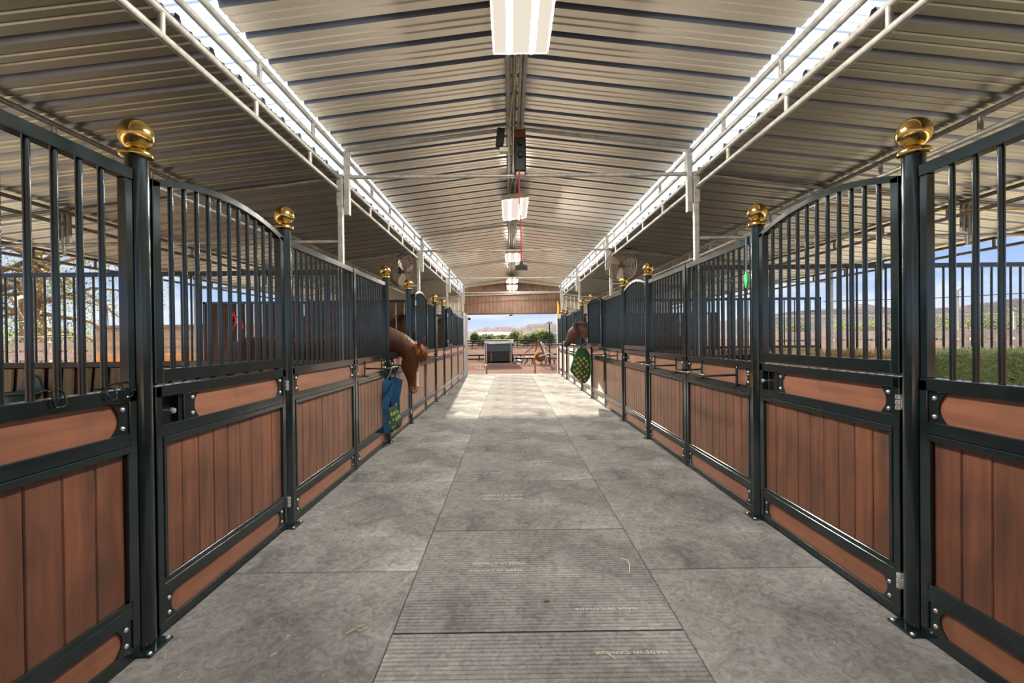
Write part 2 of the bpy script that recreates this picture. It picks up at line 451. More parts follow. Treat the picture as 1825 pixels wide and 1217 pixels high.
def grille_leaf(X, yh, w, rz, label, group, arch=.1):
    """upper dutch-door leaf, local x from the hinge"""
    t = thing('arched_grille_gate', (X, yh, 0), label, 'grille door', group, rz)
    top = lambda x: 2.262 + arch * (1 - ((x - w / 2) / (w / 2)) ** 2)
    bm = B(); e = .003
    box(bm, 0, .05, -.025, .025, 1.258, 2.262, e); box(bm, w - .05, w, -.025, .025, 1.258, 2.262, e)
    box(bm, .05, w - .05, -.025, .025, 1.258, 1.325, e)
    n = 20; poly = [(w * k / n, top(w * k / n)) for k in range(n + 1)] + [(w * k / n, top(w * k / n) - .036) for k in range(n, -1, -1)]
    prism(bm, poly, 'y', -.025, .025)
    part('arched_frame', bm, M['steel'], t)
    n = 12
    for k in range(1, n):
        x = .05 + (w - .1) * k / n
        put('bar', bar_mesh(top(x) - .02 - 1.32), t, (x, 0, 1.315))
    for z in (1.40, 2.10): hinge(t, -.008, z)
    return t
def lower_door(X, y0, y1, side, hinge_at, label, group):
    w = y1 - y0
    rz, org = (PI / 2, (X, y0, 0)) if side == 'L' else (-PI / 2, (X, y1, 0))
    t = thing('dutch_door_gate', org, label, 'stall door', group, rz)
    near = (hinge_at == 'y0') == (side == 'L')        # hinge at local x = 0 ?
    a, b = (None, w - .235) if near else (.235, None)
    lower_work(t, 0, w, .018, a, b)
    bm = B(); box(bm, 0, w, -.025, .025, 1.185, 1.243, .003)
    lx0, lx1 = (w - .20, w - .055) if near else (.055, .20)
    box(bm, *( (w - .235, w - .20) if near else (.20, .235)), -.02, .02, 1.045, 1.186, .002)
    part('top_rail', bm, M['steel'], t)
    bm = B(); box(bm, min(lx0, lx1) - .012, max(lx0, lx1) + .012, .024, .028, 1.03, 1.2)
    box(bm, *((lx0 - .01, lx0 + .03) if near else (lx1 - .03, lx1 + .01)), -.01, .026, 1.046, 1.186)
    part('latch_recess', bm, M['black'], t)
    bm = B(); c = lx1 - .03 if near else lx0 + .03
    lathe(bm, [(.006, 0), (.006, .05), (.010, .052), (.016, .060), (.017, .068), (.012, .077), (0, .081)], 14)
    o = part('latch_knob', bm, M['zinc'], t, (c, .024, 1.112), (PI / 2, 0, 0), True); o['label'] = 'chrome latch knob'
    for z in (.21, 1.115): hinge(t, -.008 if near else w + .008, z)
    return t

post_me = {}
def make_post_meshes():
    bm = B(); tube(bm, [(0, 0, .008), (0, 0, 2.335)], .048, 28); post_me['tube'] = mesh('post_tube', bm, M['steel'], True)
    bm = B()
    lathe(bm, [(.060, 0), (.068, .006), (.070, .016), (.066, .026), (.052, .034), (.040, .040), (.036, .048), (.038, .052)], 28)
    post_me['collar'] = mesh('collar', bm, M['brass'], True)
    bm = B(); ball(bm, (0, 0, .058), .074, 32, 20); post_me['ball'] = mesh('ball', bm, M['brass'], 'all')
    bm = B(); box(bm, -.085, .085, -.075, .075, 0, .010, .002); post_me['base'] = mesh('base_plate', bm, M['steel'])
make_post_meshes()
def post(X, y, label):
    t = thing('stall_post', (X, y, 0), label, 'post', 'round stall posts topped with brass balls')
    put('post_tube', post_me['tube'], t)
    f = put('finial', post_me['collar'], t, (0, 0, 2.335)); f['label'] = 'polished brass collar and ball'
    put('finial_ball', post_me['ball'], f, (0, 0, .052))
    b = put('base_plate', post_me['base'], t)
    for s in (-1, 1):
        for q in (-1, 1): put('bolt', bolt_me, b, (s * .068, q * .058, .010))
def mullion(X, y, label):
    bm = B(); box(bm, -.03, .03, -.026, .026, .0, 2.275, .004)
    tag(part('square_post', bm, M['steel'], None, (X, y, 0)), label, 'post', 'square posts between stall panels')

PL, PRr = 'stall front panels on the chestnut horse\'s side', 'stall front panels on the bay horse\'s side'
g = .052
ordn = lambda i: 'nearest to' if i == 0 else ORD[i] + ' from'
# left posts
pL = [(2.2, 'first round post with brass ball %s, beside the arched grille door'), (3.63, 'second round post with brass ball %s, carrying that door\'s hinges'),
      (6.56, 'round brass-topped post %s, the one with the blue feed bag'), (8.05, 'round brass-topped post just past the chestnut horse\'s head %s'),
      (10.78, 'fifth round brass-topped post from the camera %s'), (12.2, 'last round brass-topped post from the camera %s')]
for yy, lab in pL: post(XL, yy, lab % CH)
mullion(XL, .70, 'square post at the near end of the first panel %s' % CH)
for i, yy in enumerate((5.18, 9.5, 13.7, 15.4)):
    mullion(XL, yy, 'dark square post between two panels %s, %s the camera' % (CH, ordn(i)))
seg = [(.73, 2.2 - g), (3.63 + g, 5.18 - .03), (5.21, 6.56 - g), (8.05 + g, 9.47), (9.53, 10.78 - g), (12.2 + g, 13.67), (13.73, 15.37), (15.43, 17.25)]
desc = ['barred stall panel with hanging wire clips, nearest the camera %s', 'barred stall panel between the arched door and the square post %s',
        'barred stall panel with a blanket bar beside the blue feed bag %s', 'barred stall panel behind the swung-open arched grille beyond the chestnut horse %s',
        'short barred stall panel just past the second square post %s', 'barred stall panel behind the far swung-open grille %s', 'barred stall panel between the two farthest square posts %s',
        'farthest barred stall panel beside the far grey steel door %s']
for (a, b), d in zip(seg, desc): panel(XL, a, b, 'L', d % CH, PL)
DG, GG = 'lower halves of the stall doors', 'arched upper halves of the stall doors'
dl = g + .012
lower_door(XL, 2.2 + dl, 3.63 - dl, 'L', 'y1', 'plank lower stall door with latch hole, nearest %s' % CH, DG)
grille_leaf(XL, 3.63 - dl, 1.43 - 2 * dl, -PI / 2, 'closed arched grille door above the nearest lower door %s' % CH, GG)
lower_door(XL, 6.56 + dl, 8.05 - dl, 'L', 'y1', 'plank lower stall door under the chestnut horse\'s hanging head', DG)
grille_leaf(XL + .085, 8.05 + .03, 1.34, math.radians(91.2), 'arched grille door swung open flat beyond the chestnut horse', GG)
lower_door(XL, 10.78 + dl, 12.2 - dl, 'L', 'y1', 'far plank lower stall door under an open dark gap %s' % CH, DG)
grille_leaf(XL + .085, 12.2 + .03, 1.29, math.radians(91.2), 'far arched grille door swung open %s' % CH, GG)
# right posts
pR = [(2.26, 'first round post with brass ball %s, carrying the near door\'s hinges'), (3.69, 'second round post with brass ball %s, with a small brass strike plate'),
      (6.6, 'round brass-topped post between a blanket bar and a closed door %s'), (8.03, 'round brass-topped post at the far edge of the second closed door %s'),
      (11.13, 'round brass-topped post mostly behind the open grille %s'), (12.7, 'round brass-topped post behind the bay horse\'s neck'),
      (16.1, 'seventh round brass-topped post from the camera %s'), (17.47, 'last round brass-topped post by the far doorway %s')]
for yy, lab in pR: post(XR, yy, lab % BH if '%s' in lab else lab)
mullion(XR, .75, 'square post at the near end of the first panel %s' % BH)
for i, yy in enumerate((5.17, 9.6, 14.3)):
    mullion(XR, yy, 'dark square post between two panels %s, %s the camera' % (BH, ordn(i)))
seg = [(.78, 2.26 - g), (3.69 + g, 5.14), (5.20, 6.6 - g), (8.03 + g, 9.57), (9.63, 11.13 - g), (12.7 + g, 14.27), (14.33, 16.1 - g), (17.47 + g, 18.9)]
desc = ['barred stall panel in front of the hay bales, nearest the camera %s', 'barred stall panel with a green clip and the nearest blanket bar %s',
        'barred stall panel with the second blanket bar %s', 'barred stall panel past the second closed gate, with a blanket bar %s', 'barred stall panel partly behind the swung-open grille near the green bag %s',
        'barred stall panel behind the bay horse\'s head', 'barred stall panel beyond the bay horse, before the last door %s', 'short barred stall panel beside the far doorway %s']
for (a, b), d in zip(seg, desc): panel(XR, a, b, 'R', d % BH if '%s' in d else d, PRr)
lower_door(XR, 2.26 + dl, 3.69 - dl, 'R', 'y0', 'plank lower stall door with latch hole, nearest %s' % BH, DG)
grille_leaf(XR, 2.26 + dl, 1.43 - 2 * dl, PI / 2, 'closed arched grille door above the nearest lower door %s' % BH, GG)
lower_door(XR, 6.6 + dl, 8.03 - dl, 'R', 'y0', 'second plank lower stall door from the camera %s' % BH, DG)
grille_leaf(XR, 6.6 + dl, 1.43 - 2 * dl, PI / 2, 'second closed arched grille door from the camera %s' % BH, GG)
lower_door(XR, 11.13 + dl, 12.7 - dl, 'R', 'y0', 'plank lower stall door below the bay horse, beside the green feed bag', DG)
grille_leaf(XR - .10, 11.10, 1.38, math.radians(-87.5), 'arched grille door swung open toward the camera near the green feed bag', GG)
lower_door(XR, 16.1 + dl, 17.47 - dl, 'R', 'y0', 'last plank lower stall door before the far doorway %s' % BH, DG)
grille_leaf(XR, 16.1 + dl, 1.37 - 2 * dl, PI / 2, 'last closed arched grille door before the far doorway %s' % BH, GG)

# brass strike plate
bm = B(); box(bm, -.004, .004, -.022, .022, -.055, .055, .0015)
for z in (-.035, .035): lathe(bm, [(.005, 0), (.005, .004), (0, .005)], 8, (0, 0, z))
tag(part('strike_plate', bm, M['brass'], None, (XR - .052, 3.69, 1.105)), 'small brass strike plate on the second round post %s' % BH, 'strike plate')

# wire clips on the near left panel
def clip(y, w, h, label, rounded=False):
    bm = B(); x0 = XL + .030
    if rounded: pts = [(x0 - .05, y - w / 2, 1.262), (x0, y - w / 2, 1.262), (x0 + .006, y - w / 2, 1.24)] + [(x0 + .012, y - w / 2 * math.cos(t), 1.24 - h * math.sin(t) + .0) for t in (0.5, 1.0, 1.57, 2.1, 2.6)] + [(x0 + .006, y + w / 2, 1.24), (x0, y + w / 2, 1.262), (x0 - .05, y + w / 2, 1.262)]
    else: pts = [(x0 - .06, y - w / 2, 1.27), (x0 - .02, y - w / 2, 1.282), (x0, y - w / 2, 1.268), (x0 + .008, y - w / 2, 1.25 - h + .01), (x0 + .008, y - w / 2 + .008, 1.25 - h), (x0 + .008, y + w / 2 - .008, 1.25 - h), (x0 + .008, y + w / 2, 1.25 - h + .01), (x0, y + w / 2, 1.268), (x0 - .02, y + w / 2, 1.282), (x0 - .06, y + w / 2, 1.27)]
    tube(bm, pts, .0035, 8)
    tag(part('wire_clip', bm, M['steel'], smooth=True), label, 'clip', 'bent wire clips hooked over the near rail')
clip(1.77, .048, .034, 'widest bent wire clip hooked on the nearest panel\'s middle rail')
clip(2.00, .045, .030, 'round-bottomed wire clip hooked on the nearest panel\'s middle rail', True)
clip(2.085, .045, .034, 'square wire clip hooked nearest the first brass-topped post')

# blanket bars
def blanket_bar(X, ya, yb, d, s, label):
    """s = +1: aisle toward +x"""
    t = thing('blanket_bar', (X + s * .03, ya, 1.12), label, 'blanket bar', 'folding blanket bars on the stall fronts')
    L = yb - ya
    bm = B(); pts = [(0, 0, 0), (s * (d - .04), 0, -.005), (s * (d - .01), .012, -.005), (s * d, .04, -.005), (s * d, L - .04, -.005), (s * (d - .01), L - .012, -.005), (s * (d - .04), L, -.005), (0, L, 0)]
    tube(bm, pts, .010, 10); part('bar', bm, M['steel'], t, smooth=True)
    for yy in (0, L):
        bm = B(); box(bm, -.008 if s > 0 else -.004, .004 if s > 0 else .008, yy - .012, yy + .012, -.10, .075, .002)
        tube(bm, [(s * .004, yy, -.09), (s * .04, yy - .03, -.105), (s * .05, yy - .06, -.08)], .004, 6)
        tube(bm, [(s * .004, yy, -.09), (s * .04, yy + .03, -.105), (s * .05, yy + .05, -.08)], .004, 6)
        lathe(bm, [(.008, 0), (.010, .01), (0, .02)], 8, (0, yy, .072))
        part('bracket', bm, M['steel'], t, smooth=True)
blanket_bar(XR, 3.99, 4.72, .27, -1, 'steel blanket bar swung out on the panel beyond the second post %s' % BH)
blanket_bar(XR, 5.45, 6.25, .27, -1, 'steel blanket bar between the square post and third round post %s' % BH)
blanket_bar(XR, 8.45, 9.15, .27, -1, 'farthest visible steel blanket bar, past the second closed door %s' % BH)
blanket_bar(XL, 5.50, 6.22, .27, 1, 'steel blanket bar sticking out above the blue feed bag')
blanket_bar(XL, 8.55, 9.25, .33, 1, 'steel blanket bar past the chestnut horse\'s head')

# green clip on strap
t = thing('strap_with_clip', (XR - .03, 3.80, 2.27), 'dark strap with a bright green clip hanging from the top rail %s' % BH, 'strap')
bm = B(); box(bm, -.006, -.002, -.014, .014, -.27, .005); box(bm, -.006, .035, -.014, .014, .002, .006); part('webbing', bm, M['strap'], t)
bm = B(); tube(bm, [(-.004, .016 * math.cos(a), -.285 + .016 * math.sin(a)) for a in [k * PI / 6 for k in range(13)]], .004, 6); part('ring', bm, M['zinc'], t, smooth=True)
bm = B(); prism(bm, [(-.026, -.30), (.026, -.30), (.026, -.345), (.006, -.415), (-.010, -.415), (-.026, -.36)], 'x', -.012, .004); part('green_clip', bm, M['green_plastic'], t)

# ---------------------------------------------------------------- stall interiors
def partition(X0, X1, y, label, grille=True, zt=2.25, mat='rough_wood', tilt=.0, extra=None):
    t = thing('stall_partition', (X0, y, 0), label, 'stall partition', 'cross partitions inside the stalls')
    w = X1 - X0; bm = B()
    box(bm, 0, w, -.025, .025, zt - .05, zt, .003)
    box(bm, 0, .05, -.025, .025, 0, zt, .003); box(bm, w - .05, w, -.025, .025, 0, zt, .003)
    if grille: box(bm, 0, w, -.025, .025, 1.19, 1.25, .003)
    part('frame', bm, M['steel'], t)
    if grille:
        n = round(w / .108); me = bar_mesh(zt - .05 - 1.24, .0115)
        for k in range(1, n): put('bar', me, t, (w * k / n, 0, 1.245))
    top = 1.19 if grille else zt - .04
    bm = B(); n = max(3, round(w / .17)); bw = w / n
    for k in range(n):
        s = len(bm.verts); gp = .012 if not tilt else .034
        box(bm, gp, bw - gp, -.015, .012, 0, top - .03, .003)
        xform(bm, s, Matrix.Translation((k * bw, 0, .02)) @ Matrix.Shear('XY', 4, (tilt * random.uniform(.6, 1.3), 0)) if False else Matrix.Translation((k * bw, 0, .02)))
        if tilt:
            bm.verts.ensure_lookup_table(); q = tilt * random.uniform(.5, 1.4)
            for v in bm.verts[s:]: v.co.x += q * (v.co.z - .6)
    part('planks', bm, M[mat], t)
    if tilt:
        bm = B(); box(bm, .02, w - .02, .03, .045, 0, top); part('backing_board', bm, M['dark_wood'], t)
    return t
partition(-5.75, XL - .06, 5.18, 'barred partition with gapped leaning planks inside the nearest stall %s' % CH, tilt=.10)
partition(-6.3, XL - .06, 9.5, 'solid dark brown plank partition behind the chestnut horse', False, 2.28, 'dark_wood')
partition(-6.3, XL - .06, 13.7, 'far dark plank partition two stalls past the chestnut horse', False, 2.2, 'dark_wood')
partition(XR + .06, 6.5, 5.15, 'barred partition behind the hay bales %s' % BH)
partition(XR + .06, 6.5, 9.6, 'open barred partition past the hay stall %s' % BH)
partition(XR + .06, 6.5, 14.3, 'farthest dark plank partition behind the bay horse', False, 2.2, 'dark_wood')
# red halter on dark partition
bm = B()
tube(bm, [(-5.66, 9.465, 2.05), (-5.70, 9.45, 1.9), (-5.66, 9.45, 1.7), (-5.60, 9.45, 1.9), (-5.66, 9.465, 2.05)], .018, 8)
tube(bm, [(-5.66, 9.465, 2.0), (-5.5, 9.45, 1.92), (-5.46, 9.45, 1.72)], .016, 8)
tag(part('red_halter', bm, M['red'], smooth=True), 'red halter hanging on the dark partition, seen through the near bars', 'halter')
# feed tub in near left stall
t = thing('feed_tub', (-5.32, 5.0, .62), 'dark green rubber feed tub hung in the nearest stall %s' % CH, 'feed tub')
bm = B(); lathe(bm, [(.10, 0), (.13, .05), (.15, .28), (.175, .30), (.18, .315), (.165, .32), (.14, .30), (.11, .06), (0, .05)], 20); part('bowl', bm, M['tub'], t, smooth=True)
bm = B(); prism(bm, [(-.15, .30), (.15, .30), (.10, .45), (.03, .50), (-.05, .47)], 'y', .11, .14); part('back_flap', bm, M['tub'], t)
# tan plank shed outside beyond left stalls
t = thing('plank_shed', (-10.4, 11.6, -.6), 'tan plank shed wall with orange base outside, seen through the near bars', 'shed')
bm = B()
for k in range(6): box(bm, 0, 2.75, 0, .03, 1.77 + k * .11, 1.875 + k * .11, .004)
part('siding', bm, M['tan_wood'], t)
bm = B(); box(bm, -.03, 2.78, -.04, .5, 2.43, 2.50, .005); part('cap_board', bm, M['rough_wood'], t)
bm = B(); box(bm, 0, 2.75, -.01, .03, 0, 1.76, .005); part('base_boards', bm, M['orange_wood'], t)
bm = B(); box(bm, 0, .04, .03, .5, 0, 2.43); box(bm, 2.71, 2.75, .03, .5, 0, 2.43); part('end_walls', bm, M['tan_wood'], t)

# hay bales
def bale_meshes(mat, seed):
    random.seed(seed)
    W, D, H = 1.10, .50, .415
    bm = B(); box(bm, 0, W, 0, D, 0, H, .03)
    bmesh.ops.subdivide_edges(bm, edges=bm.edges[:], cuts=3, use_grid_fill=True)
    for v in bm.verts: v.co += Vector((random.uniform(-1, 1), random.uniform(-1, 1), random.uniform(-1, 1))) * .008
    body = mesh('bale_body', bm, mat)
    bm = B()
    for k in range(5200):
        f = random.choice((0, 0, 1, 1, 1))
        if f == 0: p = Vector((random.uniform(0, W), 0, random.uniform(0, H))); nrm = Vector((0, -1, 0))
        else: p = Vector((random.uniform(0, W), random.uniform(0, D), H)); nrm = Vector((0, -.2, 1))
        d = Vector((random.gauss(0, 1), random.gauss(0, .5), random.gauss(0, 1))) + nrm * (.5 if f == 0 else .9); d.normalize()
        l = random.uniform(.03, .11); s = d.cross(nrm).normalized() * random.uniform(.0012, .003)
        a = p - d * l * .2; b = p + d * l * .5 + nrm * .006; c = b + (d + Vector((0, 0, -.5))).normalized() * l * .4
        vs = [bm.verts.new(q) for q in (a - s, a + s, b + s, b - s, c)]
        bm.faces.new(vs[:4]); bm.faces.new((vs[3], vs[2], vs[4]))
    return body, mesh('loose_straw', bm, mat)
bg = bale_meshes(M['straw_green'], 3); bt = bale_meshes(M['straw_tan'], 4)
levels = ['bottom', 'middle', 'top']
for i, (x, kind) in enumerate(((2.70, 't'), (3.83, 'g'), (4.96, 'g'))):
    for z in range(3):
        body, straw = bt if kind == 't' and z < 3 else bg
        where = ('beside the stall front', 'in the middle stack', 'farthest from the aisle')[i]
        t = thing('hay_bale', (x, 4.50, z * .425 - .02), '%s hay bale at the %s, stack %s behind the near bars' % ('tan' if kind == 't' else 'green', levels[z], where), 'hay bale', 'hay bales stacked in the near stall')
        put('bale_body', body, t); put('loose_straw', straw, t)['kind'] = 'stuff'
random.seed(11)

# ---------------------------------------------------------------- roof
def rib_profile(y0, y1, p=.305):
    pts = []; y = y0
    while y < y1:
        pts += [(y, 0), (y + .012, 0), (y + .030, .034), (y + .060, .034), (y + .078, 0),
                (y + .145, 0), (y + .151, .010), (y + .166, .010), (y + .172, 0), (y + .218, 0), (y + .224, .010), (y + .239, .010), (y + .245, 0)]
        y += p
    pts.append((y, 0)); return pts
prof = rib_profile(-9.0, 19.2)
def sheet(x0, z0, x1, z1, pr=prof):
    bm = B()
    a = [bm.verts.new((x0, y, z0 + h)) for y, h in pr]; b = [bm.verts.new((x1, y, z1 + h)) for y, h in pr]
    for k in range(len(pr) - 1):
        f = bm.faces.new((a[k], a[k + 1], b[k + 1], b[k]))
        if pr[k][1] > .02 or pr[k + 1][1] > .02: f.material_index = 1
    return bm
prof_sky = [(y, h * .25) for y, h in prof]
RX = .085
def ztop(x): return 3.595 + .118 * ((x + 1.88) if x < RX else (2.09 - x))
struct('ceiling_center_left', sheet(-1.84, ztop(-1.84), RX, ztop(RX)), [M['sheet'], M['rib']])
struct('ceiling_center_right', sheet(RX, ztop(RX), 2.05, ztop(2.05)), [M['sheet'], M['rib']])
struct('ceiling_skylight_left', sheet(-2.45, ztop(-1.84) - .072, -1.845, ztop(-1.84), prof_sky), [M['skylight'], M['skylight']])
struct('ceiling_skylight_right', sheet(2.055, ztop(2.05), 2.66, ztop(2.05) - .072, prof_sky), [M['skylight'], M['skylight']])
struct('ceiling_left', sheet(-6.65, 2.762, -1.868, 3.290), [M['sheet_shaded'], M['rib']])
struct('ceiling_right', sheet(2.098, 3.290, 6.85, 2.765), [M['sheet_shaded'], M['rib']])
# ridge cap
bm = B(); prism(bm, [(RX - .22, ztop(RX) + .012), (RX, ztop(RX) + .042), (RX + .22, ztop(RX) + .012), (RX, ztop(RX) + .048)], 'y', -9.0, 19.2); struct('ceiling_ridge', bm, M['sheet'])

def truss(X, zu, zl, label, ya=-1.4, yb=19.1, step=.93, off=0.0):
    t = thing('roof_truss', (X, ya, zl), label, 'roof truss', 'double pipe trusses along the roof')
    r = .022; L = yb - ya
    bm = B(); tube(bm, [(0, 0, zu - zl), (0, L, zu - zl)], r, 12); part('upper_pipe', bm, M['galv'], t, smooth=True)
    bm = B(); tube(bm, [(0, 0, 0), (0, L, 0)], r, 12); part('lower_pipe', bm, M['galv'], t, smooth=True)
    bm = B(); tube(bm, [(0, 0, 0), (0, 0, zu - zl)], .019, 10); me = mesh('strut', bm, M['galv'], True)
    y = .2 + off
    while y < L: put('strut', me, t, (0, y, 0)); y += step
truss(-1.845, 3.535, 3.385, 'double pipe truss under the center roof\'s eave %s' % CH)
truss(2.055, 3.535, 3.385, 'double pipe truss under the center roof\'s eave %s' % BH)
truss(-1.875, 3.262, 3.125, 'double pipe truss at the side roof\'s inner edge %s' % CH)
truss(2.095, 3.262, 3.125, 'double pipe truss at the side roof\'s inner edge %s' % BH)
nm = ['second pipe truss out from the aisle under the side roof %s', 'third pipe truss out from the aisle under the side roof %s', 'outermost pipe truss at the side roof\'s low edge %s']
for k, (x, z) in enumerate(((-3.38, 3.105), (-4.92, 2.93), (-6.42, 2.765))): truss(x, z - .015, z - .15, nm[k] % CH)
for k, (x, z) in enumerate(((3.55, 3.11), (5.08, 2.94), (6.60, 2.765))): truss(x, z - .015, z - .15, nm[k] % BH)
# ridge pipes and cable
t = thing('ridge_pipes', (RX, -1.4, 3.76), 'bundle of galvanised pipes running along under the ridge', 'ridge pipes')
for dx, dz, r in ((-.075, .0, .022), (-.02, .01, .020), (.065, .0, .022), (.03, -.015, .013)):
    bm = B(); tube(bm, [(dx, 0, dz), (dx, 20.5, dz)], r, 10); part('pipe', bm, M['galv'], t, smooth=True)
bm = B(); pts = [(-.03 + .03 * math.sin(k * .9), k * .33, -.03 - .015 * math.sin(k * 1.7)) for k in range(62)]; tube(bm, pts, .007, 6); part('cable', bm, M['cable'], t, smooth=True)
# columns
FR = (.95, 5.15, 9.5, 13.8, 18.1)
for i, yy in enumerate(FR):
    for X, s, who in ((-1.872, -1, CH), (2.098, 1, BH)):
        if i == 0: lab = 'galvanised roof column beside the camera %s' % who
        else: lab = 'galvanised roof column %s, %s the camera' % (who, ordn(i - 1))
        t = thing('roof_column', (X, yy, 0), lab, 'column', 'galvanised columns carrying the roofs')
        bm = B(); box(bm, -.027, .027, -.027, .027, 0, 3.25, .004); part('column_tube', bm, M['galv'], t)
        bm = B(); box(bm, -.034, .034, -.034, .034, 2.95, 3.30, .004); part('sleeve', bm, M['galv'], t)
        bm = B(); box(bm, -s * .075 - .03, -s * .075 + .03, -.03, .03, 2.85, 3.56, .004); box(bm, -s * .05 - .04, -s * .05 + .04, -.02, .02, 3.2, 3.24); part('inner_stub', bm, M['galv'], t)
        for z in (3.29, 3.36):
            bm = B(); lathe(bm, [(.014, 0), (.014, .012), (0, .014)], 8); part('bolt', bm, M['zinc'], t, (-s * .05, -.032, z), (PI / 2, 0, 0), True)
# tie bars and rafters
for i, yy in enumerate(FR):
    far = 'at the camera' if i == 0 else ordn(i - 1) + ' camera'
    t = thing('tie_bar', (0, yy, 3.275), 'galvanised tie pipe spanning the aisle between columns, %s' % far, 'tie bar', 'tie pipes across the aisle')
    bm = B(); tube(bm, [(-1.83, 0, 0), (0, 0, 0), (2.055, 0, .0)], .022, 12); part('pipe', bm, M['galv'], t, smooth=True)
    if i == 2:
        bm = B(); pts = [(-1.78 + k * .0475, .028 * math.cos(k * .55), .030 * math.sin(k * .55) - .004) for k in range(80)]; tube(bm, pts, .005, 5)
        o = part('wrapped_wire', bm, M['red_cord'], t, smooth=True); o['label'] = 'red wire wound round the pipe'
    for X0, X1, who in ((-1.80, RX, CH), (RX, 2.03, BH)):
        bm = B(); tube(bm, [(X0, yy, ztop(X0) - .028), (X1, yy, ztop(X1) - .028)], .021, 10)
        tag(part('rafter', bm, M['galv'], smooth=True), 'sloping center rafter pipe above the aisle %s, %s' % (who, far), 'rafter', 'rafter pipes under the roofs')
    for X0, X1, z0, z1, who in ((-6.5, -1.9, 2.755, 3.262, CH), (2.13, 6.7, 3.262, 2.757, BH)):
        bm = B(); tube(bm, [(X0, yy, z0), (X1, yy, z1)], .021, 10)
        tag(part('rafter', bm, M['galv'], smooth=True), 'sloping side rafter pipe under the roof %s, %s' % (who, far), 'rafter', 'rafter pipes under the roofs')
        bm = B(); tube(bm, [(X0, yy, 2.56), (X1, yy, 2.56)], .019, 10)
        tag(part('tie_bar', bm, M['galv'], smooth=True), 'level tie pipe across the stalls %s, %s' % (who, far), 'tie bar', 'tie pipes across the stalls')
        xe = X0 + .05 if X0 < -3 else X1 - .05
        bm = B(); box(bm, xe - .03, xe + .03, yy - .03, yy + .03, -.02, 2.75, .004)
        tag(part('roof_column', bm, M['galv']), 'outer galvanised column at the low roof edge %s, %s' % (who, far), 'column', 'outer columns of the side roofs')
        xm = X0 + 1.55 if X0 < -3 else X1 - 1.55
        t2 = thing('pipe_hanger', (xm, yy, 2.5), 'cluster of short pipe stubs under the roof %s, %s' % (who, far), 'pipe hanger', 'pipe stub hangers under the side roofs')
        for dx, a, b in ((-.06, .10, .42), (0, -.05, .42), (.06, .06, .40)):
            bm = B(); tube(bm, [(dx, 0, a), (dx, 0, b)], .022, 10); part('stub', bm, M['galv'], t2, smooth=True)
# yellow cord under right roof
bm = B(); tube(bm, [(3.6, 5.3, 2.96), (4.2, 5.1, 2.84), (4.9, 4.9, 2.78), (5.6, 4.7, 2.72)], .006, 6)
tag(part('yellow_cord', bm, M['yellow'], smooth=True), 'thin yellow cord strung under the side roof %s' % BH, 'cord')

# ---------------------------------------------------------------- lights on the ridge
def fixture(y0, z, label, tilt=0.0, roll=0.0, L=1.2, W=.42, glow='tubeglow'):
    t = thing('ceiling_light', (RX + .02, y0 + L / 2, z), label, 'ceiling light', 'twin tube lights along the ridge')
    t.rotation_euler = (tilt, roll, 0)
    bm = B(); w = W / 2
    prism(bm, [(-w, 0), (-w + .012, 0), (-w + .03, .055), (w - .03, .055), (w - .012, 0), (w, 0), (w - .02, .075), (-w + .02, .075)], 'y', -L / 2, L / 2)
    box(bm, -w, w, -L / 2 - .008, -L / 2, 0, .075); box(bm, -w, w, L / 2, L / 2 + .008, 0, .075)
    part('housing', bm, M['lamp_body'], t)
    bm = B(); box(bm, -w + .013, w - .013, -L / 2, L / 2, .004, .010); part('diffuser', bm, M['lens'], t)
    for dx in (-.085, .085):
        bm = B(); tube(bm, [(dx, -L / 2 + .04, -.002), (dx, L / 2 - .04, -.002)], .022, 10); part('tube', bm, M[glow], t, smooth=True)
    bm = B(); tube(bm, [(0, -L / 3, .07), (0, -L / 3, .13)], .006, 6); tube(bm, [(0, L / 3, .07), (0, L / 3, .13)], .006, 6); part('hanger', bm, M['galv'], t)
fixture(2.30, 3.615, 'large twin tube light at the top of the picture, nearest the camera')
fixture(7.00, 3.58, 'second twin tube light along the ridge, above the hanging red cord', roll=math.radians(-6))
fixture(11.6, 3.60, 'third twin tube light along the ridge, beyond the wire-wrapped tie pipe')
fixture(16.2, 3.55, 'fourth twin tube light along the ridge')
fixture(17.7, 3.44, 'last twin tube light, just before the brown gable', glow='tubedim')

# cord reel + flood light + speaker box at ridge
t = thing('cord_reel', (RX + .045, 4.98, 3.44), 'black cord reel box under the ridge with a red cord', 'cord reel')
bm = B(); box(bm, -.062, .062, -.05, .06, -.19, .17, .012); part('case', bm, M['black'], t)
bm = B(); box(bm, -.062, .062, -.045, .06, .17, .26, .006); part('mount', bm, M['rust'], t)
for z, r in ((.10, .028), (-.02, .034)):
    bm = B(); lathe(bm, [(r, 0), (r, .02), (r * .6, .035), (0, .037)], 14); part('knob', bm, M['black'], t, (.005, -.05, z), (PI / 2, 0, 0), True)
bm = B(); box(bm, -.045, .05, -.04, .05, -.225, -.188, .012); part('pale_end', bm, M['lamp_body'], t)
bm = B(); tube(bm, [(-.01, -.05, -.19), (-.012, -.055, -.5), (0, -.05, -.85), (.0, -.05, -1.17)], .0075, 8); o = part('cord', bm, M['red_cord'], t, smooth=True); o['label'] = 'long red cord'
bm = B(); prism(bm, [(-.065, -1.25), (.065, -1.25), (.065, -1.205), (.02, -1.195), (.012, -1.16), (-.012, -1.16), (-.02, -1.195), (-.065, -1.205)], 'y', -.075, -.03); o = part('outlet_block', bm, M['black'], t); o['label'] = 'black outlet block at the cord\'s end'
t = thing('flood_light', (-.07, 4.95, 3.60), 'small dark flood light box beside the cord reel under the ridge', 'flood light')
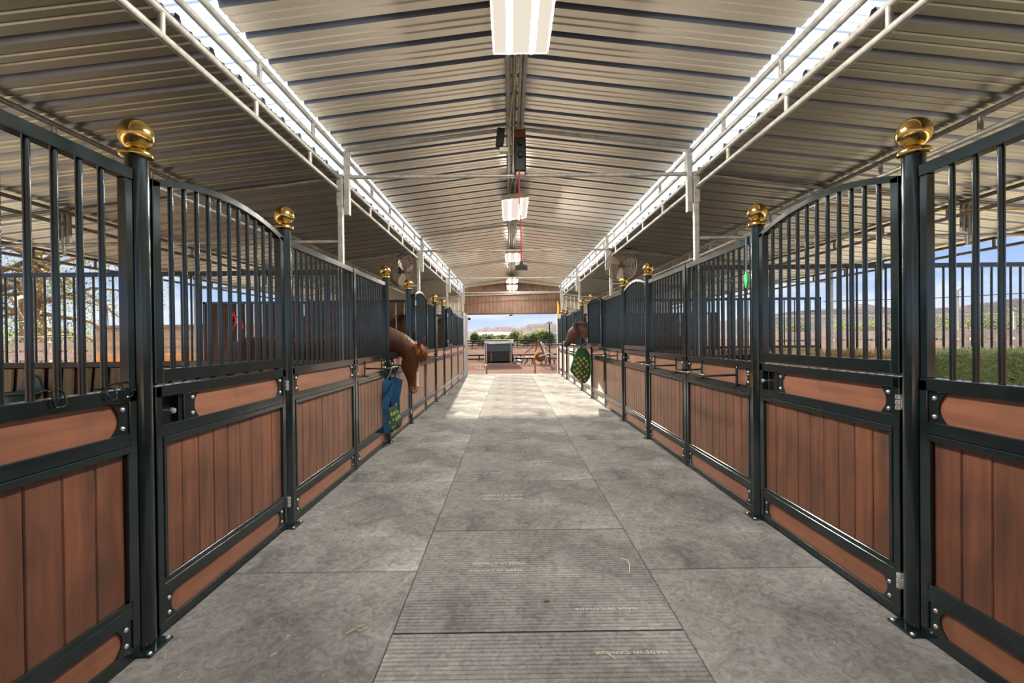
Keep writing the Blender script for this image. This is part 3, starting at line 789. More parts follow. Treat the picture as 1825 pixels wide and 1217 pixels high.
bm = B(); box(bm, -.05, .03, -.05, .05, -.10, .10, .008); part('housing', bm, M['black'], t, rot=(0, .12, 0))
bm = B(); box(bm, -.02, .075, -.04, .03, -.15, -.10, .006); part('lamp_head', bm, M['lamp_body'], t)
bm = B(); tube(bm, [(.02, 0, .06), (.11, 0, .165)], .012, 8); part('bracket', bm, M['galv'], t)

# ---------------------------------------------------------------- fans
def fan(c, aim, label, hang):
    t = thing('barn_fan', c, label, 'fan', 'round caged fans hung above the stalls')
    d = Vector(aim).normalized(); q = d.to_track_quat('Z', 'Y')
    R = .31
    def P(name, bm, mat, smooth=True):
        o = part(name, bm, mat, t, smooth=smooth); o.rotation_mode = 'QUATERNION'; o.rotation_quaternion = q; return o
    for nm_, z, dome in (('front_cage', .085, .04), ('rear_cage', -.085, -.04)):
        bm = B()
        for r in (.06, .11, .16, .21, .26, R):
            zz = z + dome * (1 - (r / R) ** 2)
            tube(bm, [(r * math.cos(a), r * math.sin(a), zz) for a in [k * PI / 18 for k in range(37)]], .0028 if r < R else .006, 5, cap=False)
        for k in range(24):
            a = k * PI / 12
            tube(bm, [(.05 * math.cos(a), .05 * math.sin(a), z + dome), (.18 * math.cos(a), .18 * math.sin(a), z + dome * .66), (R * math.cos(a), R * math.sin(a), z)], .002, 4)
        P(nm_, bm, M['fan_cage'])
    bm = B(); n = 40
    a1 = [bm.verts.new((R * math.cos(2 * PI * k / n), R * math.sin(2 * PI * k / n), -.085)) for k in range(n)]
    a2 = [bm.verts.new((R * math.cos(2 * PI * k / n), R * math.sin(2 * PI * k / n), -.03)) for k in range(n)]
    for k in range(n): bm.faces.new((a1[k], a1[(k + 1) % n], a2[(k + 1) % n], a2[k]))
    P('rim_band', bm, M['fan_cage'])
    bm = B(); lathe(bm, [(.045, -.15), (.07, -.13), (.07, -.03), (.045, -.01), (.04, .03), (0, .035)], 18); P('motor', bm, M['black'])
    for k in range(3):
        bm = B(); rings = []
        for r, w, tw in ((.04, .05, .6), (.10, .10, .55), (.18, .14, .45), (.25, .14, .35), (.275, .10, .32)):
            rings.append(((r, 0, .0), (0, w / 2 * math.cos(tw), w / 2 * math.sin(tw)), (0, -.003 * math.sin(tw), .003 * math.cos(tw))))
        loft(bm, rings, 12); o = P('blade', bm, M['fan_blade'])
        o.rotation_quaternion = q @ Matrix.Rotation(k * 2 * PI / 3 + .4, 3, 'Z').to_quaternion()
    bm = B()
    h = Vector(hang) - Vector(c)
    top = Vector((0, 0, R + .03))
    for s in (-1, 1):
        side = d.cross(Vector((0, 0, 1))).normalized() * s * (R + .02)
        tube(bm, [side, side + Vector((0, 0, R * .9)), side * .85 + top], .007, 6)
    sd = d.cross(Vector((0, 0, 1))).normalized() * (R + .02) * .85
    tube(bm, [-sd + top, sd + top], .007, 6)
    tube(bm, [sd * .8 + top, h * .6 + top * .4, h], .008, 6); tube(bm, [-sd * .8 + top, h * .5 + top * .45 + Vector((0, 0, .02)), h + Vector((0, 0, -.06))], .008, 6)
    part('hanger', bm, M['black'], t, smooth=True)
fan((-2.04, 8.95, 2.785), (.92, -.42, -.22), 'brown caged fan hung under the side roof above the blue feed bag', (-1.88, 9.35, 3.12))
fan((2.24, 9.2, 2.89), (-.35, -1, -.1), 'brown caged fan hung under the side roof %s' % BH, (2.10, 9.45, 3.12))

# ---------------------------------------------------------------- far end
def vribs(x0, x1, zb, zt, y, p=.16, h=.02):
    """vertical corrugated sheet; zt a function of x"""
    bm = B(); pts = []; x = x0
    while x < x1 - 1e-6:
        for dx, hh in ((0, 0), (.09, 0), (.105, h), (.14, h), (.155, 0)):
            if x + dx < x1: pts.append((x + dx, hh))
        x += p
    pts.append((x1, 0))
    a = [bm.verts.new((px, y - hh, zb)) for px, hh in pts]; b = [bm.verts.new((px, y - hh, zt(px))) for px, hh in pts]
    for k in range(len(pts) - 1): bm.faces.new((a[k], a[k + 1], b[k + 1], b[k]))
    return bm
struct('wall_end', vribs(-1.9, 2.12, 2.485, lambda x: ztop(min(max(x, -1.84), 2.05)) - .01, 19.15), M['brown_sheet'])
struct('wall_end_left', vribs(-6.6, -1.9, -.02, lambda x: 3.288 + .1105 * (x + 1.868) - .01, 19.15), M['grey_sheet'])
struct('wall_end_right', vribs(2.12, 6.8, -.02, lambda x: 3.288 - .1105 * (x - 2.098) - .01, 19.15), M['grey_sheet'])
bm = B(); tube(bm, [(-1.86, 19.05, 3.25), (2.08, 19.05, 3.34)], .03, 10)
tag(part('header_pipe', bm, M['galv'], smooth=True), 'pale pipe across the top of the brown far gable', 'header pipe')
bm = B(); tube(bm, [(-1.86, 19.11, 2.9), (.05, 19.11, 3.06), (2.08, 19.11, 3.05)], .012, 8)
tag(part('conduit', bm, M['brown_sheet'], smooth=True), 'thin brown conduit across the far gable', 'conduit')
bm = B(); box(bm, -1.9, 2.12, 19.12, 19.2, 2.46, 2.51); struct('trim_1', bm, M['dark_wood'])
# door leaves standing at the jambs
def jamb(X, s, y0, y1, label):
    t = thing('sliding_steel_gate', (X, y0, 0), label, 'door')
    bm = B(); box(bm, -.02, .02, 0, y1 - y0, .01, 2.46, .003); part('leaf', bm, M['jamb'], t)
    bm = B()
    for yy in (0, (y1 - y0) * .5, y1 - y0): box(bm, -.035, .035, yy - .03, yy + .03, 0, 2.5, .003)
    part('frame', bm, M['jamb'], t)
    bm = B(); box(bm, -.06, .06, .03, .11, 1.12, 1.24, .005); part('latch_box', bm, M['black'], t)
jamb(XL - .005, 1, 17.32, 18.8, 'tall grey steel door standing open by the far doorway %s' % CH)
jamb(XR - .01, -1, 18.95, 19.1, 'grey steel door frame at the far doorway %s' % BH)
bm = B(); pts = []
for k in range(60): pts.append((XR - .045 + .02 * math.sin(k * .9), 18.6 + .16 * math.cos(k * .42), 2.62 + (.33 - k * .001) * math.sin(k * .42) + .08 * math.cos(k * .42)))
tube(bm, pts, .016, 6); tag(part('coiled_hose', bm, M['yellow'], smooth=True), 'orange hose coiled high by the far doorway %s' % BH, 'hose')
# gooseneck lamp + camera box
t = thing('pendant_lamp', (.03, 19.35, 2.42), 'small dark shaded lamp hanging at the bottom edge of the far gable', 'lamp')
bm = B(); lathe(bm, [(.02, .08), (.03, .05), (.13, .0), (.13, -.01), (.02, .045)], 18); part('shade', bm, M['black'], t, smooth=True)
bm = B(); tube(bm, [(0, 0, .07), (0, -.02, .18), (0, -.12, .22)], .012, 8); part('arm', bm, M['black'], t)
bm = B(); box(bm, -.05, .05, -.05, .05, -.05, .05, .006); tube(bm, [(-.12, 0, 0), (-.05, 0, 0)], .012, 8)
tag(part('security_camera', bm, M['black'], None, (-1.66, 18.9, 2.28)), 'small black camera box on the far grey door %s' % CH, 'camera')

# ---------------------------------------------------------------- feed bags
t = thing('feed_bag', (-1.70, 6.30, .18), 'blue canvas feed bag with green holed mesh hanging by the chestnut horse', 'feed bag')
def rel(poly): return [(x + 1.70, z - .18) for x, z in poly]
near = rel([(-1.735, .93), (-1.66, .905), (-1.58, .85), (-1.615, .76), (-1.655, .66), (-1.70, .535), (-1.698, .46), (-1.685, .39), (-1.65, .30), (-1.605, .215), (-1.62, .187), (-1.70, .178), (-1.775, .185), (-1.76, .35), (-1.748, .5), (-1.742, .7)])
farp = rel([(-1.75, .925), (-1.66, .91), (-1.57, .87), (-1.59, .78), (-1.625, .68), (-1.66, .565), (-1.648, .48), (-1.63, .42), (-1.60, .34), (-1.585, .275), (-1.62, .22), (-1.70, .20), (-1.76, .2), (-1.757, .5)])
def bent(poly, y, amp, name):
    bm = B(); prism(bm, poly, 'y', y - .006, y + .006)
    bmesh.ops.triangulate(bm, faces=[f for f in bm.faces if len(f.verts) > 4])
    bmesh.ops.subdivide_edges(bm, edges=bm.edges[:], cuts=1)
    for v in bm.verts: v.co.y += amp * math.sin(v.co.z * 7 + 1) + amp * .5 * math.sin(v.co.x * 22)
    return part(name, bm, M['bluebag'], t, smooth=True)
bent(near, 0, .010, 'side_panel'); bent(farp, .42, .014, 'side_panel')
bm = B(); n = 8
for z0, z1 in ((.0, .18), (.18, .36), (.36, .54), (.54, .72)):
    a4 = [bm.verts.new((-.055 - .01 * math.sin(z0 * 9), .42 * k / n, z0 + .01)) for k in range(n + 1)]; b4 = [bm.verts.new((-.055 - .01 * math.sin(z1 * 9), .42 * k / n, z1 + .01)) for k in range(n + 1)]
    for k in range(n): bm.faces.new((a4[k], a4[k + 1], b4[k + 1], b4[k]))
o = part('back_panel', bm, M['bluebag'], t, smooth=True); o.modifiers.new('t', 'SOLIDIFY').thickness = .01
bm = B(); rows = []
for (xa, za), (xb, zb) in zip(rel([(-1.705, .53), (-1.700, .46), (-1.688, .39), (-1.652, .30), (-1.612, .215), (-1.70, .182)]), rel([(-1.664, .56), (-1.652, .48), (-1.634, .42), (-1.604, .34), (-1.590, .275), (-1.70, .205)])):
    rows.append([bm.verts.new((xa + (xb - xa) * k / n + .035 * math.sin(PI * k / n), .42 * k / n, za + (zb - za) * k / n - .02 * math.sin(PI * k / n))) for k in range(n + 1)])
for a4, b4 in zip(rows, rows[1:]):
    for k in range(n): bm.faces.new((a4[k], a4[k + 1], b4[k + 1], b4[k]))
o = part('holed_mesh', bm, M['dotmesh_blue'], t, smooth='all'); o.modifiers.new('t', 'SOLIDIFY').thickness = .012
bm = B(); tube(bm, [(.0, .01, .73), (.03, .10, .82), (.02, .25, .90), (.03, .36, .83), (.02, .41, .73)], .010, 8); tube(bm, [(.02, .25, .90), (-.03, .26, 1.0)], .012, 8); part('strap', bm, M['strap'], t, smooth=True)

t = thing('hay_bag', (1.715, 11.0, .375), 'dark green hay bag with yellow dotted mesh hanging beside the bay horse', 'feed bag')
bm = B(); rings = []
for z, l_, r_, d in ((.0, .01, .07, .02), (.02, -.03, .11, .045), (.075, -.09, .155, .075), (.175, -.19, .19, .095), (.26, -.27, .205, .10), (.32, -.292, .213, .10), (.41, -.268, .215, .095), (.525, -.23, .21, .085), (.625, -.20, .195, .07), (.725, -.16, .17, .05), (.80, -.12, .12, .03), (.835, -.09, .08, .012)):
    rings.append((((l_ + r_) / 2, 0, z), ((r_ - l_) / 2, 0, 0), (0, d, 0)))
loft(bm, rings, 24)
o = part('bag_body', bm, [M['greenbag'], M['dotmesh']], t, smooth='all')
for p in o.data.polygons:
    if .02 < p.center.z < .66 and p.center.y < -.02: p.material_index = 1
bm = B(); tube(bm, [(l_ + .01, -.03, z) for z, l_ in ((.30, -.285), (.41, -.262), (.525, -.225), (.625, -.195), (.725, -.155), (.80, -.11))], .012, 8); tube(bm, [(r_, -.03, z) for z, r_ in ((.10, .165), (.26, .20), (.41, .21), (.525, .205), (.60, .17))], .012, 8); part('piping', bm, simple('green_piping', (.035, .22, .07), .7), t, smooth=True)
bm = B(); tube(bm, [(-.1, 0, .79), (.02, .0, .92), (.11, 0, .79)], .010, 8); tube(bm, [(.02, 0, .92), (.16, .06, .98)], .010, 8); part('strap', bm, M['strap'], t, smooth=True)

# ---------------------------------------------------------------- horses
def V(*a): return Vector(a)
def horse(name, label, Y, sx, body_rings, head, front, side_, ears, coat, blaze, mane_mat, crest, forelock, eyes, nostril, leg_x, hz):
    """rings given in world coords; one fused surface"""
    bm = B()
    loft(bm, body_rings, 20)
    loft(bm, head, 18)
    for base, tip, w, fr in ears:
        base, tip = Vector(base), Vector(tip); ax = (tip - base); s = ax.cross(Vector(fr)).normalized(); f = s.cross(ax).normalized()
        loft(bm, [(base - ax * .25, s * w * .6, f * w * .5), (base + ax * .15, s * w, f * w * .55), (base + ax * .5, s * w * .85, f * w * .4), (base + ax * .85, s * w * .4, f * w * .22), (tip, s * .006, f * .006)], 10)
    for lx, yo, kind in leg_x:
        if kind == 'f': L = [(1.0, .085, .10), (.78, .062, .075), (.55, .045, .05), (.50, .052, .055), (.44, .040, .042), (.20, .032, .034), (.14, .040, .042), (.08, .036, .04), (.05, .05, .055), (0, .06, .065)]; off = [0, 0, 0, .01, .0, 0, 0, .02, .03, .04]
        else: L = [(1.05, .10, .17), (.85, .08, .13), (.66, .055, .075), (.56, .045, .065), (.48, .05, .06), (.42, .04, .045), (.20, .034, .036), (.14, .042, .045), (.08, .038, .042), (.05, .05, .055), (0, .06, .065)]; off = [0, .03, .0, -.07, -.10, -.09, -.07, -.06, -.04, -.03, -.02]
        loft(bm, [((lx + sx * o_, Y + yo, z), (b, 0, 0), (0, a, 0)) for (z, a, b), o_ in zip(L, off)], 12)
    me = mesh('tmp', bm, M['coat'])
    o = put(name, me)
    rm = o.modifiers.new('r', 'REMESH'); rm.mode = 'VOXEL'; rm.voxel_size = .013
    s = o.modifiers.new('s', 'SMOOTH'); s.factor = .6; s.iterations = 5
    dg = bpy.context.evaluated_depsgraph_get(); dg.update()
    me2 = bpy.data.meshes.new_from_object(o.evaluated_get(dg)); me2.name = name
    o.modifiers.clear(); o.data = me2; bpy.data.meshes.remove(me)
    if not me2.materials: me2.materials.append(M['coat'])
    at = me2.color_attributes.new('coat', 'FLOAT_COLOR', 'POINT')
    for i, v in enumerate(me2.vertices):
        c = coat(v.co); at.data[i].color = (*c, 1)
    for p in me2.polygons: p.use_smooth = True
    tag(o, label, 'horse')
    for k, (c, r) in enumerate(eyes):
        bm = B(); ball(bm, c, r, 12, 8); part('eye' if k < 2 else 'nostril', bm, M['eye'], o, smooth='all')
    bm = B(); random.seed(5)
    for p, q, l in crest:
        p, q = Vector(p), Vector(q)
        for k in range(int(34 * (q - p).length / .4) + 4):
            b = p.lerp(q, random.random()) + V(random.gauss(0, .006), random.gauss(0, .012), random.gauss(0, .006)); d = Vector(l) + V(random.gauss(0, .02), random.gauss(0, .02), random.gauss(0, .03))
            tube(bm, [b, b + d * .4 + V(0, 0, .015), b + d], [.009, .008, .002], 5)
    for p, d in forelock:
        for k in range(34):
            b = Vector(p) + V(random.gauss(0, .014), random.gauss(0, .022), random.gauss(0, .014)); dd = Vector(d) + V(random.gauss(0, .02), random.gauss(0, .03), random.gauss(0, .02))
            tube(bm, [b, b + dd * .5 + Vector(front) * .02, b + dd], [.008, .008, .002], 5)
    part('mane', bm, mane_mat, o, smooth='all')
    return o
# chestnut, head hanging over the lower door
Y = 7.27
fr = V(.90, -.42, .05).normalized(); ax = V(-.06, -.05, -1).normalized(); sd = fr.cross(ax).normalized()
def hr(x, y, z, a, b): return ((x, y, z), fr * a, sd * b)
head = [hr(-1.50, 7.27, 1.38, .07, .06), hr(-1.50, 7.26, 1.33, .13, .09), hr(-1.53, 7.25, 1.22, .165, .105), hr(-1.555, 7.24, 1.12, .185, .105), hr(-1.57, 7.23, 1.03, .170, .09), hr(-1.555, 7.22, .94, .135, .075),
        hr(-1.535, 7.21, .85, .110, .064), hr(-1.520, 7.20, .77, .098, .062), hr(-1.515, 7.195, .71, .098, .066), hr(-1.515, 7.19, .665, .085, .060), hr(-1.513, 7.19, .640, .064, .050), hr(-1.512, 7.19, .622, .036, .034), hr(-1.512, 7.19, .612, .012, .012)]
def nr(x, z, y, tx, tz, a, b): u = V(-tz, 0, tx).normalized(); return ((x, y, z), u * a, V(0, b, 0))
body = [nr(-4.42, 1.15, Y, 1, 0, .10, .10), nr(-4.36, 1.18, Y, 1, 0, .26, .22), nr(-4.15, 1.20, Y, 1, 0, .33, .28), nr(-3.8, 1.20, Y, 1, 0, .34, .30), nr(-3.4, 1.16, Y, 1, 0, .34, .31), nr(-3.0, 1.13, Y, 1, 0, .37, .31), nr(-2.7, 1.18, Y, 1, .05, .40, .28), nr(-2.45, 1.25, Y, 1, .15, .40, .23),
        nr(-2.2, 1.35, Y, 1, .10, .33, .18), nr(-1.92, 1.465, Y, 1, -.15, .205, .13), nr(-1.72, 1.40, Y, .85, -.5, .165, .112), nr(-1.58, 1.28, Y, .7, -.7, .165, .10), nr(-1.53, 1.22, Y, .5, -.8, .10, .08)]
def coat_l(p):
    r = p - V(-1.50, 7.25, 1.33); t = r.dot(ax); s = r.dot(sd); f = r.dot(fr)
    c = V(.060, .021, .008) if p.x < -1.62 and p.z > 1.15 or p.x < -1.85 else V(.10, .033, .011)  # neck and body darker than the head: shade painted into the coat
    if p.x > -1.9 and t > -.1:
        if f > .035 and abs(s + .005) < (.030 if t < .2 else .042) and .10 < t < .60: c = V(.46, .38, .30)
        elif t > .60: c = V(.20, .085, .04)
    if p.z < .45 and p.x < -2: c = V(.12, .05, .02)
    if abs(s) < .09 and t > .62 and f > .0: c = V(.40, .26, .20)
    return c
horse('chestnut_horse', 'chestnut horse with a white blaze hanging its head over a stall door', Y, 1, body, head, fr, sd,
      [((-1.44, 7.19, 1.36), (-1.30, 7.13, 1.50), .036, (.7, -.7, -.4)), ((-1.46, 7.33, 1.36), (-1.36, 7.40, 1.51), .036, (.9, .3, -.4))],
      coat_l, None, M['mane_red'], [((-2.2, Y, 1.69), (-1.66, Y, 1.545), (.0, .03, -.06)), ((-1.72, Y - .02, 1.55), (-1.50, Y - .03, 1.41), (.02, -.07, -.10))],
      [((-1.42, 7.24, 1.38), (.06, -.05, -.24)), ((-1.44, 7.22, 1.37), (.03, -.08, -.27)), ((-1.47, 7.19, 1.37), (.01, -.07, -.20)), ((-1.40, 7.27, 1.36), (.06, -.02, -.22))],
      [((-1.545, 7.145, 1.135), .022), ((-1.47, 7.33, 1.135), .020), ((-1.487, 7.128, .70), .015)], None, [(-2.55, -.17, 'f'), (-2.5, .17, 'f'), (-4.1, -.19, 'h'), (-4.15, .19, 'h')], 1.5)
# dark bay, head level
Y2 = 11.9
ax2 = V(-.58, 0, -.81).normalized(); fr2 = V(-.81, -.12, .58).normalized(); sd2 = fr2.cross(ax2).normalized()
def h2(x, z, a, b): return ((x, Y2, z), fr2 * a, sd2 * b)
head2 = [h2(1.79, 1.76, .08, .06), h2(1.765, 1.72, .13, .09), h2(1.70, 1.625, .165, .105), h2(1.655, 1.55, .178, .10), h2(1.605, 1.485, .155, .085), h2(1.555, 1.42, .115, .07), h2(1.505, 1.355, .096, .06), h2(1.47, 1.30, .09, .062), h2(1.445, 1.268, .078, .055), h2(1.428, 1.245, .055, .045), h2(1.415, 1.228, .025, .025), h2(1.411, 1.222, .010, .010)]
def n2(x, z, tx, tz, a, b): u = V(-tz, 0, tx).normalized(); return ((x, Y2, z), u * a, V(0, b, 0))
body2 = [n2(4.6, 1.15, -1, 0, .10, .10), n2(4.54, 1.18, -1, 0, .26, .22), n2(4.3, 1.2, -1, 0, .33, .28), n2(3.95, 1.2, -1, 0, .34, .3), n2(3.5, 1.16, -1, 0, .34, .31), n2(3.1, 1.13, -1, 0, .38, .31), n2(2.8, 1.2, -1, .1, .42, .28), n2(2.55, 1.32, -1, .4, .40, .22),
         n2(2.28, 1.47, -1, .4, .31, .17), n2(2.04, 1.60, -1, .35, .245, .13), n2(1.88, 1.67, -1, .1, .18, .11), n2(1.78, 1.69, -1, -.2, .13, .09)]
def coat_r(p):
    r = p - V(1.765, Y2, 1.72); t = r.dot(ax2)
    c = V(.075, .032, .015)
    if p.x < 2.0 and t > .42: c = V(.035, .02, .014)
    if p.z < .5 and p.x > 2.2: c = V(.02, .014, .01)
    return c
horse('bay_horse', 'dark bay horse holding its head out over a stall door near the green bag', Y2, -1, body2, head2, fr2, sd2,
      [((1.725, Y2 - .06, 1.83), (1.695, Y2 - .075, 1.985), .034, (-.7, -.7, .2)), ((1.73, Y2 + .06, 1.83), (1.70, Y2 + .08, 1.98), .034, (-.8, .6, .2))],
      coat_r, None, M['mane_dark'], [((2.35, Y2, 1.83), (1.76, Y2 - .02, 1.87), (.03, -.07, -.13)), ((2.2, Y2 - .03, 1.84), (1.78, Y2 - .04, 1.86), (.03, -.08, -.12))], [((1.70, Y2, 1.84), (-.07, -.03, -.17)), ((1.72, Y2 - .02, 1.84), (-.03, -.06, -.15))],
      [((1.655, Y2 - .100, 1.615), .020), ((1.655, Y2 + .100, 1.615), .020), ((1.435, Y2 - .058, 1.305), .014)], None, [(2.62, -.17, 'f'), (2.6, .17, 'f'), (4.3, -.19, 'h'), (4.35, .19, 'h')], 1.5)
random.seed(21)

# ---------------------------------------------------------------- outside, far end (ground z = -0.6)
G = -.6
def at(px, Y): return (px - 909) * Y / 820.0
def zz(py, Y): return 1.46 - (py - 603.0) * Y / 820.0
# flat-deck trailer with canvas front
Yt = 39.0
t = thing('stock_trailer', (at(889, Yt), Yt, G), 'dark box trailer with a white roof sheet parked beyond the doorway', 'trailer')
bm = B(); w = 1.15
box(bm, -w, w, 0, 4.5, .12, .95, .02); part('lower_body', bm, M['black'], t)
bm = B(); box(bm, -w, w, -.01, 4.5, .95, 1.62, .02); part('upper_body', bm, M['dark_fabric'], t)
bm = B(); prism(bm, [(-w - .12, 1.86), (w * .6, 1.86), (w + .1, 1.93), (w + .1, 1.66), (w * .2, 1.62), (-w * .7, 1.60), (-w - .02, 1.72)], 'y', -.06, .02)
box(bm, -w - .12, w + .12, -.05, 4.6, 1.93, 1.97); part('roof_sheet', bm, M['white_sheet'], t)
bm = B(); box(bm, -w, w, .03, 4.5, 1.6, 1.93); part('roof_panel', bm, M['dark_fabric'], t)
for x in (-w - .05, -w + .10, w - .12, w + .22):
    bm = B(); box(bm, x - .03, x + .03, -.12, -.06, 0 if abs(x) < 1.3 else -.0, 1.75); part('corner_post', bm, M['galv'], t)
for x in (-w + .5, w - .22):
    bm = B(); box(bm, x - .06, x + .06, -.10, -.02, .1, .9); part('rusty_stay', bm, M['rust'], t)
for x in (-w, w):
    for yy in (2.0, 2.9):
        bm = B(); tube(bm, [(x - .09, yy, .33), (x + .09, yy, .33)], .33, 18); part('wheel', bm, M['black'], t, smooth=True)
# pipe fences beyond
def pipe_fence(Y, x0, x1, zs, label, mat='black', step=3.0, r=.05):
    t = thing('pipe_fence', (x0, Y, G), label, 'fence', 'rail fences beyond the doorway')
    for z in zs:
        bm = B(); tube(bm, [(0, 0, z - G), (x1 - x0, 0, z - G)], r, 8); part('rail', bm, M[mat], t, smooth=True)
    x = 0
    while x < x1 - x0 + .1:
        bm = B(); box(bm, x - .06, x + .06, -.06, .06, 0, max(zs) - G + .05); part('fence_post', bm, M[mat], t); x += step
pipe_fence(44.6, -15, 15, [zz(p, 44.6) for p in (632.5, 639, 644.2)], 'dark rail fence just behind the trailer', r=.07, step=4)
pipe_fence(97, -40, 40, [zz(p, 97) for p in (606.5, 611, 615.5)], 'dark three-rail fence in front of the far trees', r=.12, step=8)
# small gate panel
Yg = 25.0
t = thing('gate_panel', (at(847.5, Yg), Yg, G), 'short grey tube gate panel just outside the doorway', 'gate')
bm = B()
for z in (.68, .47, .26, .07): tube(bm, [(0, 0, z), (.56, -.5, z - .03)], .020, 8)
for x in (0, .28, .56): tube(bm, [(x, -x * .9, 0), (x, -x * .9, .68)], .018, 8)
part('tube_frame', bm, M['galv'], t, smooth=True)
bm = B(); box(bm, .57, .65, -.58, -.50, -.0, .64); part('hinge_post', bm, M['rust'], t)
Yp = 25.5
bm = B(); tube(bm, [(0, 0, 0), (0, 0, .72)], .045, 10); ball(bm, (0, 0, .74), .05, 10, 6)
tag(part('bollard', bm, M['rust'], None, (at(953, Yp), Yp, G), smooth=True), 'short rusty steel post standing alone just outside the doorway', 'bollard')
bm = B(); tube(bm, [(0, 0, .28), (.25, 0, .12), (.65, 0, .03)], [.03, .05, .04], 8)
tag(part('bent_board', bm, M['tan_wood'], None, (at(957, 24.5), 24.5, G)), 'bent tan board lying on the dirt by the rusty post', 'board')
# red and white marker
Yc = 42.5
t = thing('marker_post', (at(933.5, Yc), Yc, G), 'red and white marker cone by the far fence', 'marker')
for z0, z1, r0, r1, m_ in ((.38, .58, .12, .09, 'red'), (.58, .68, .07, .07, 'white_plastic'), (.68, .76, .07, .06, 'red'), (.76, .88, .05, .05, 'white_plastic'), (.88, .98, .07, .05, 'red'), (0, .38, .02, .02, 'black')):
    bm = B(); lathe(bm, [(r0, z0), (r1, z1)], 12); part('band', bm, M[m_], t, smooth=True)
bm = B(); prism(bm, [(-.3, 0), (.3, 0), (.24, .16), (-.24, .16)], 'y', 0, .4)
tag(part('blue_trough', bm, M['blue_plastic'], None, (at(926.5, 40), 40, G)), 'small blue trough on the dirt near the fence', 'trough')
# plow and machinery heap
Ym = 37.0
t = thing('farm_implement', (at(962, Ym), Ym, G), 'rusty upright farm implement with arms and tines beyond the doorway', 'farm implement')
bm = B(); tube(bm, [(-.5, 0, 0), (-.3, 0, 1.2), (-.15, 0, 1.8)], .06, 8); tube(bm, [(.75, 0, .1), (.2, 0, 1.1), (-.1, 0, 1.85)], .07, 8); tube(bm, [(-1.3, .2, .75), (-.15, 0, 1.7)], .035, 8); tube(bm, [(-.1, 0, 1.75), (.95, .2, .8)], .035, 8); part('a_frame', bm, M['rust'], t, smooth=True)
bm = B(); tube(bm, [(.1, -.1, 1.7), (.35, -.1, .9), (.6, -.1, .1)], .06, 8); tube(bm, [(.3, -.1, 1.6), (.6, -.1, .3)], .04, 8); part('galvanised_arm', bm, M['galv'], t, smooth=True)
bm = B(); ball(bm, (.05, .1, .55), .42, 14, 10, 1, .6, .95); part('drum', bm, M['rust'], t, smooth='all')
bm = B(); tube(bm, [(-.45, -.1, .45), (-.35, -.1, .9), (-.1, -.1, 1.05)], .05, 8); part('yellow_arm', bm, M['yellow'], t, smooth=True)
for k in range(4):
    bm = B(); x = -1.9 + k * .42; tube(bm, [(x, 0, .55), (x + .05, 0, .25), (x - .2 + .15 * (k % 2), -.2, .0)], .05, 7); tube(bm, [(x - .1, 0, .5), (x + .5, 0, .45)], .04, 6); part('tine', bm, M['black'], t, smooth=True)
t = thing('harrow', (at(981, 36), 36, G), 'low rusty harrow frame next to the upright farm implement', 'farm implement')
for k in range(5):
    bm = B(); tube(bm, [(-.75 + k * .33, 0, 0), (-.6 + k * .33, .1, .55), (-.3 + k * .33, 0, .1)], .06, 7); part('tine', bm, M['rust'], t, smooth=True)
bm = B(); tube(bm, [(-.9, 0, .62), (-.1, 0, .85), (.7, 0, .4)], .06, 8); part('beam', bm, M['galv'], t, smooth=True)
# basketball style pole sign
Ys = 36.0
t = thing('pole_sign', (at(979.5, Ys), Ys, G), 'tall thin dark pole with a small board near its top', 'pole')
bm = B(); tube(bm, [(0, 0, 0), (0, 0, zz(574, Ys) - G)], .05, 10); part('pole', bm, M['black'], t, smooth=True)
bm = B(); box(bm, -.22, .22, -.05, -.02, zz(578, Ys) - G, zz(574.5, Ys) - G); part('board', bm, M['tan_wood'], t)

# leaf cloud
def foliage(bm, c, rad, n, size):
    for k in range(n):
        while True:
            p = V(random.uniform(-1, 1), random.uniform(-1, 1), random.uniform(-1, 1))
            if .25 < p.length < 1: break
        p = V(p.x * rad[0], p.y * rad[1], p.z * rad[2]) + Vector(c)
        a = V(random.gauss(0, 1), random.gauss(0, 1), random.gauss(0, 1)).normalized(); b = a.orthogonal().normalized()
        l = size * random.uniform(.6, 1.4)
        bm.faces.new([bm.verts.new(p + a * l), bm.verts.new(p + b * l * .45), bm.verts.new(p - a * l), bm.verts.new(p - b * l * .45)])
def bush(x, y, w, h, mat, label, n=900, cat='tree', z0=G, size=None, group='trees and bushes outside'):
    t = thing('leafy_tree', (x, y, z0), label, cat, group)
    bm = B()
    for k in range(7):
        foliage(bm, (random.uniform(-.55, .55) * w, random.uniform(-.4, .4) * w, h * random.uniform(.4, .72)), (w * .5, w * .45, h * .33), n // 7, size or max(w, h) * .05)
    part('foliage', bm, M[mat], t)
    bm = B(); tube(bm, [(0, 0, 0), (.05 * w, 0, h * .35), (0, .03 * w, h * .7)], [h * .035, h * .028, h * .012], 8)
    tube(bm, [(.03 * w, 0, h * .3), (.3 * w, 0, h * .6)], [h * .02, h * .008], 7); tube(bm, [(.03 * w, 0, h * .3), (-.3 * w, .1 * w, h * .62)], [h * .02, h * .008], 7)
    part('trunk', bm, M['bark'], t, smooth=True)
Yb = 112.0
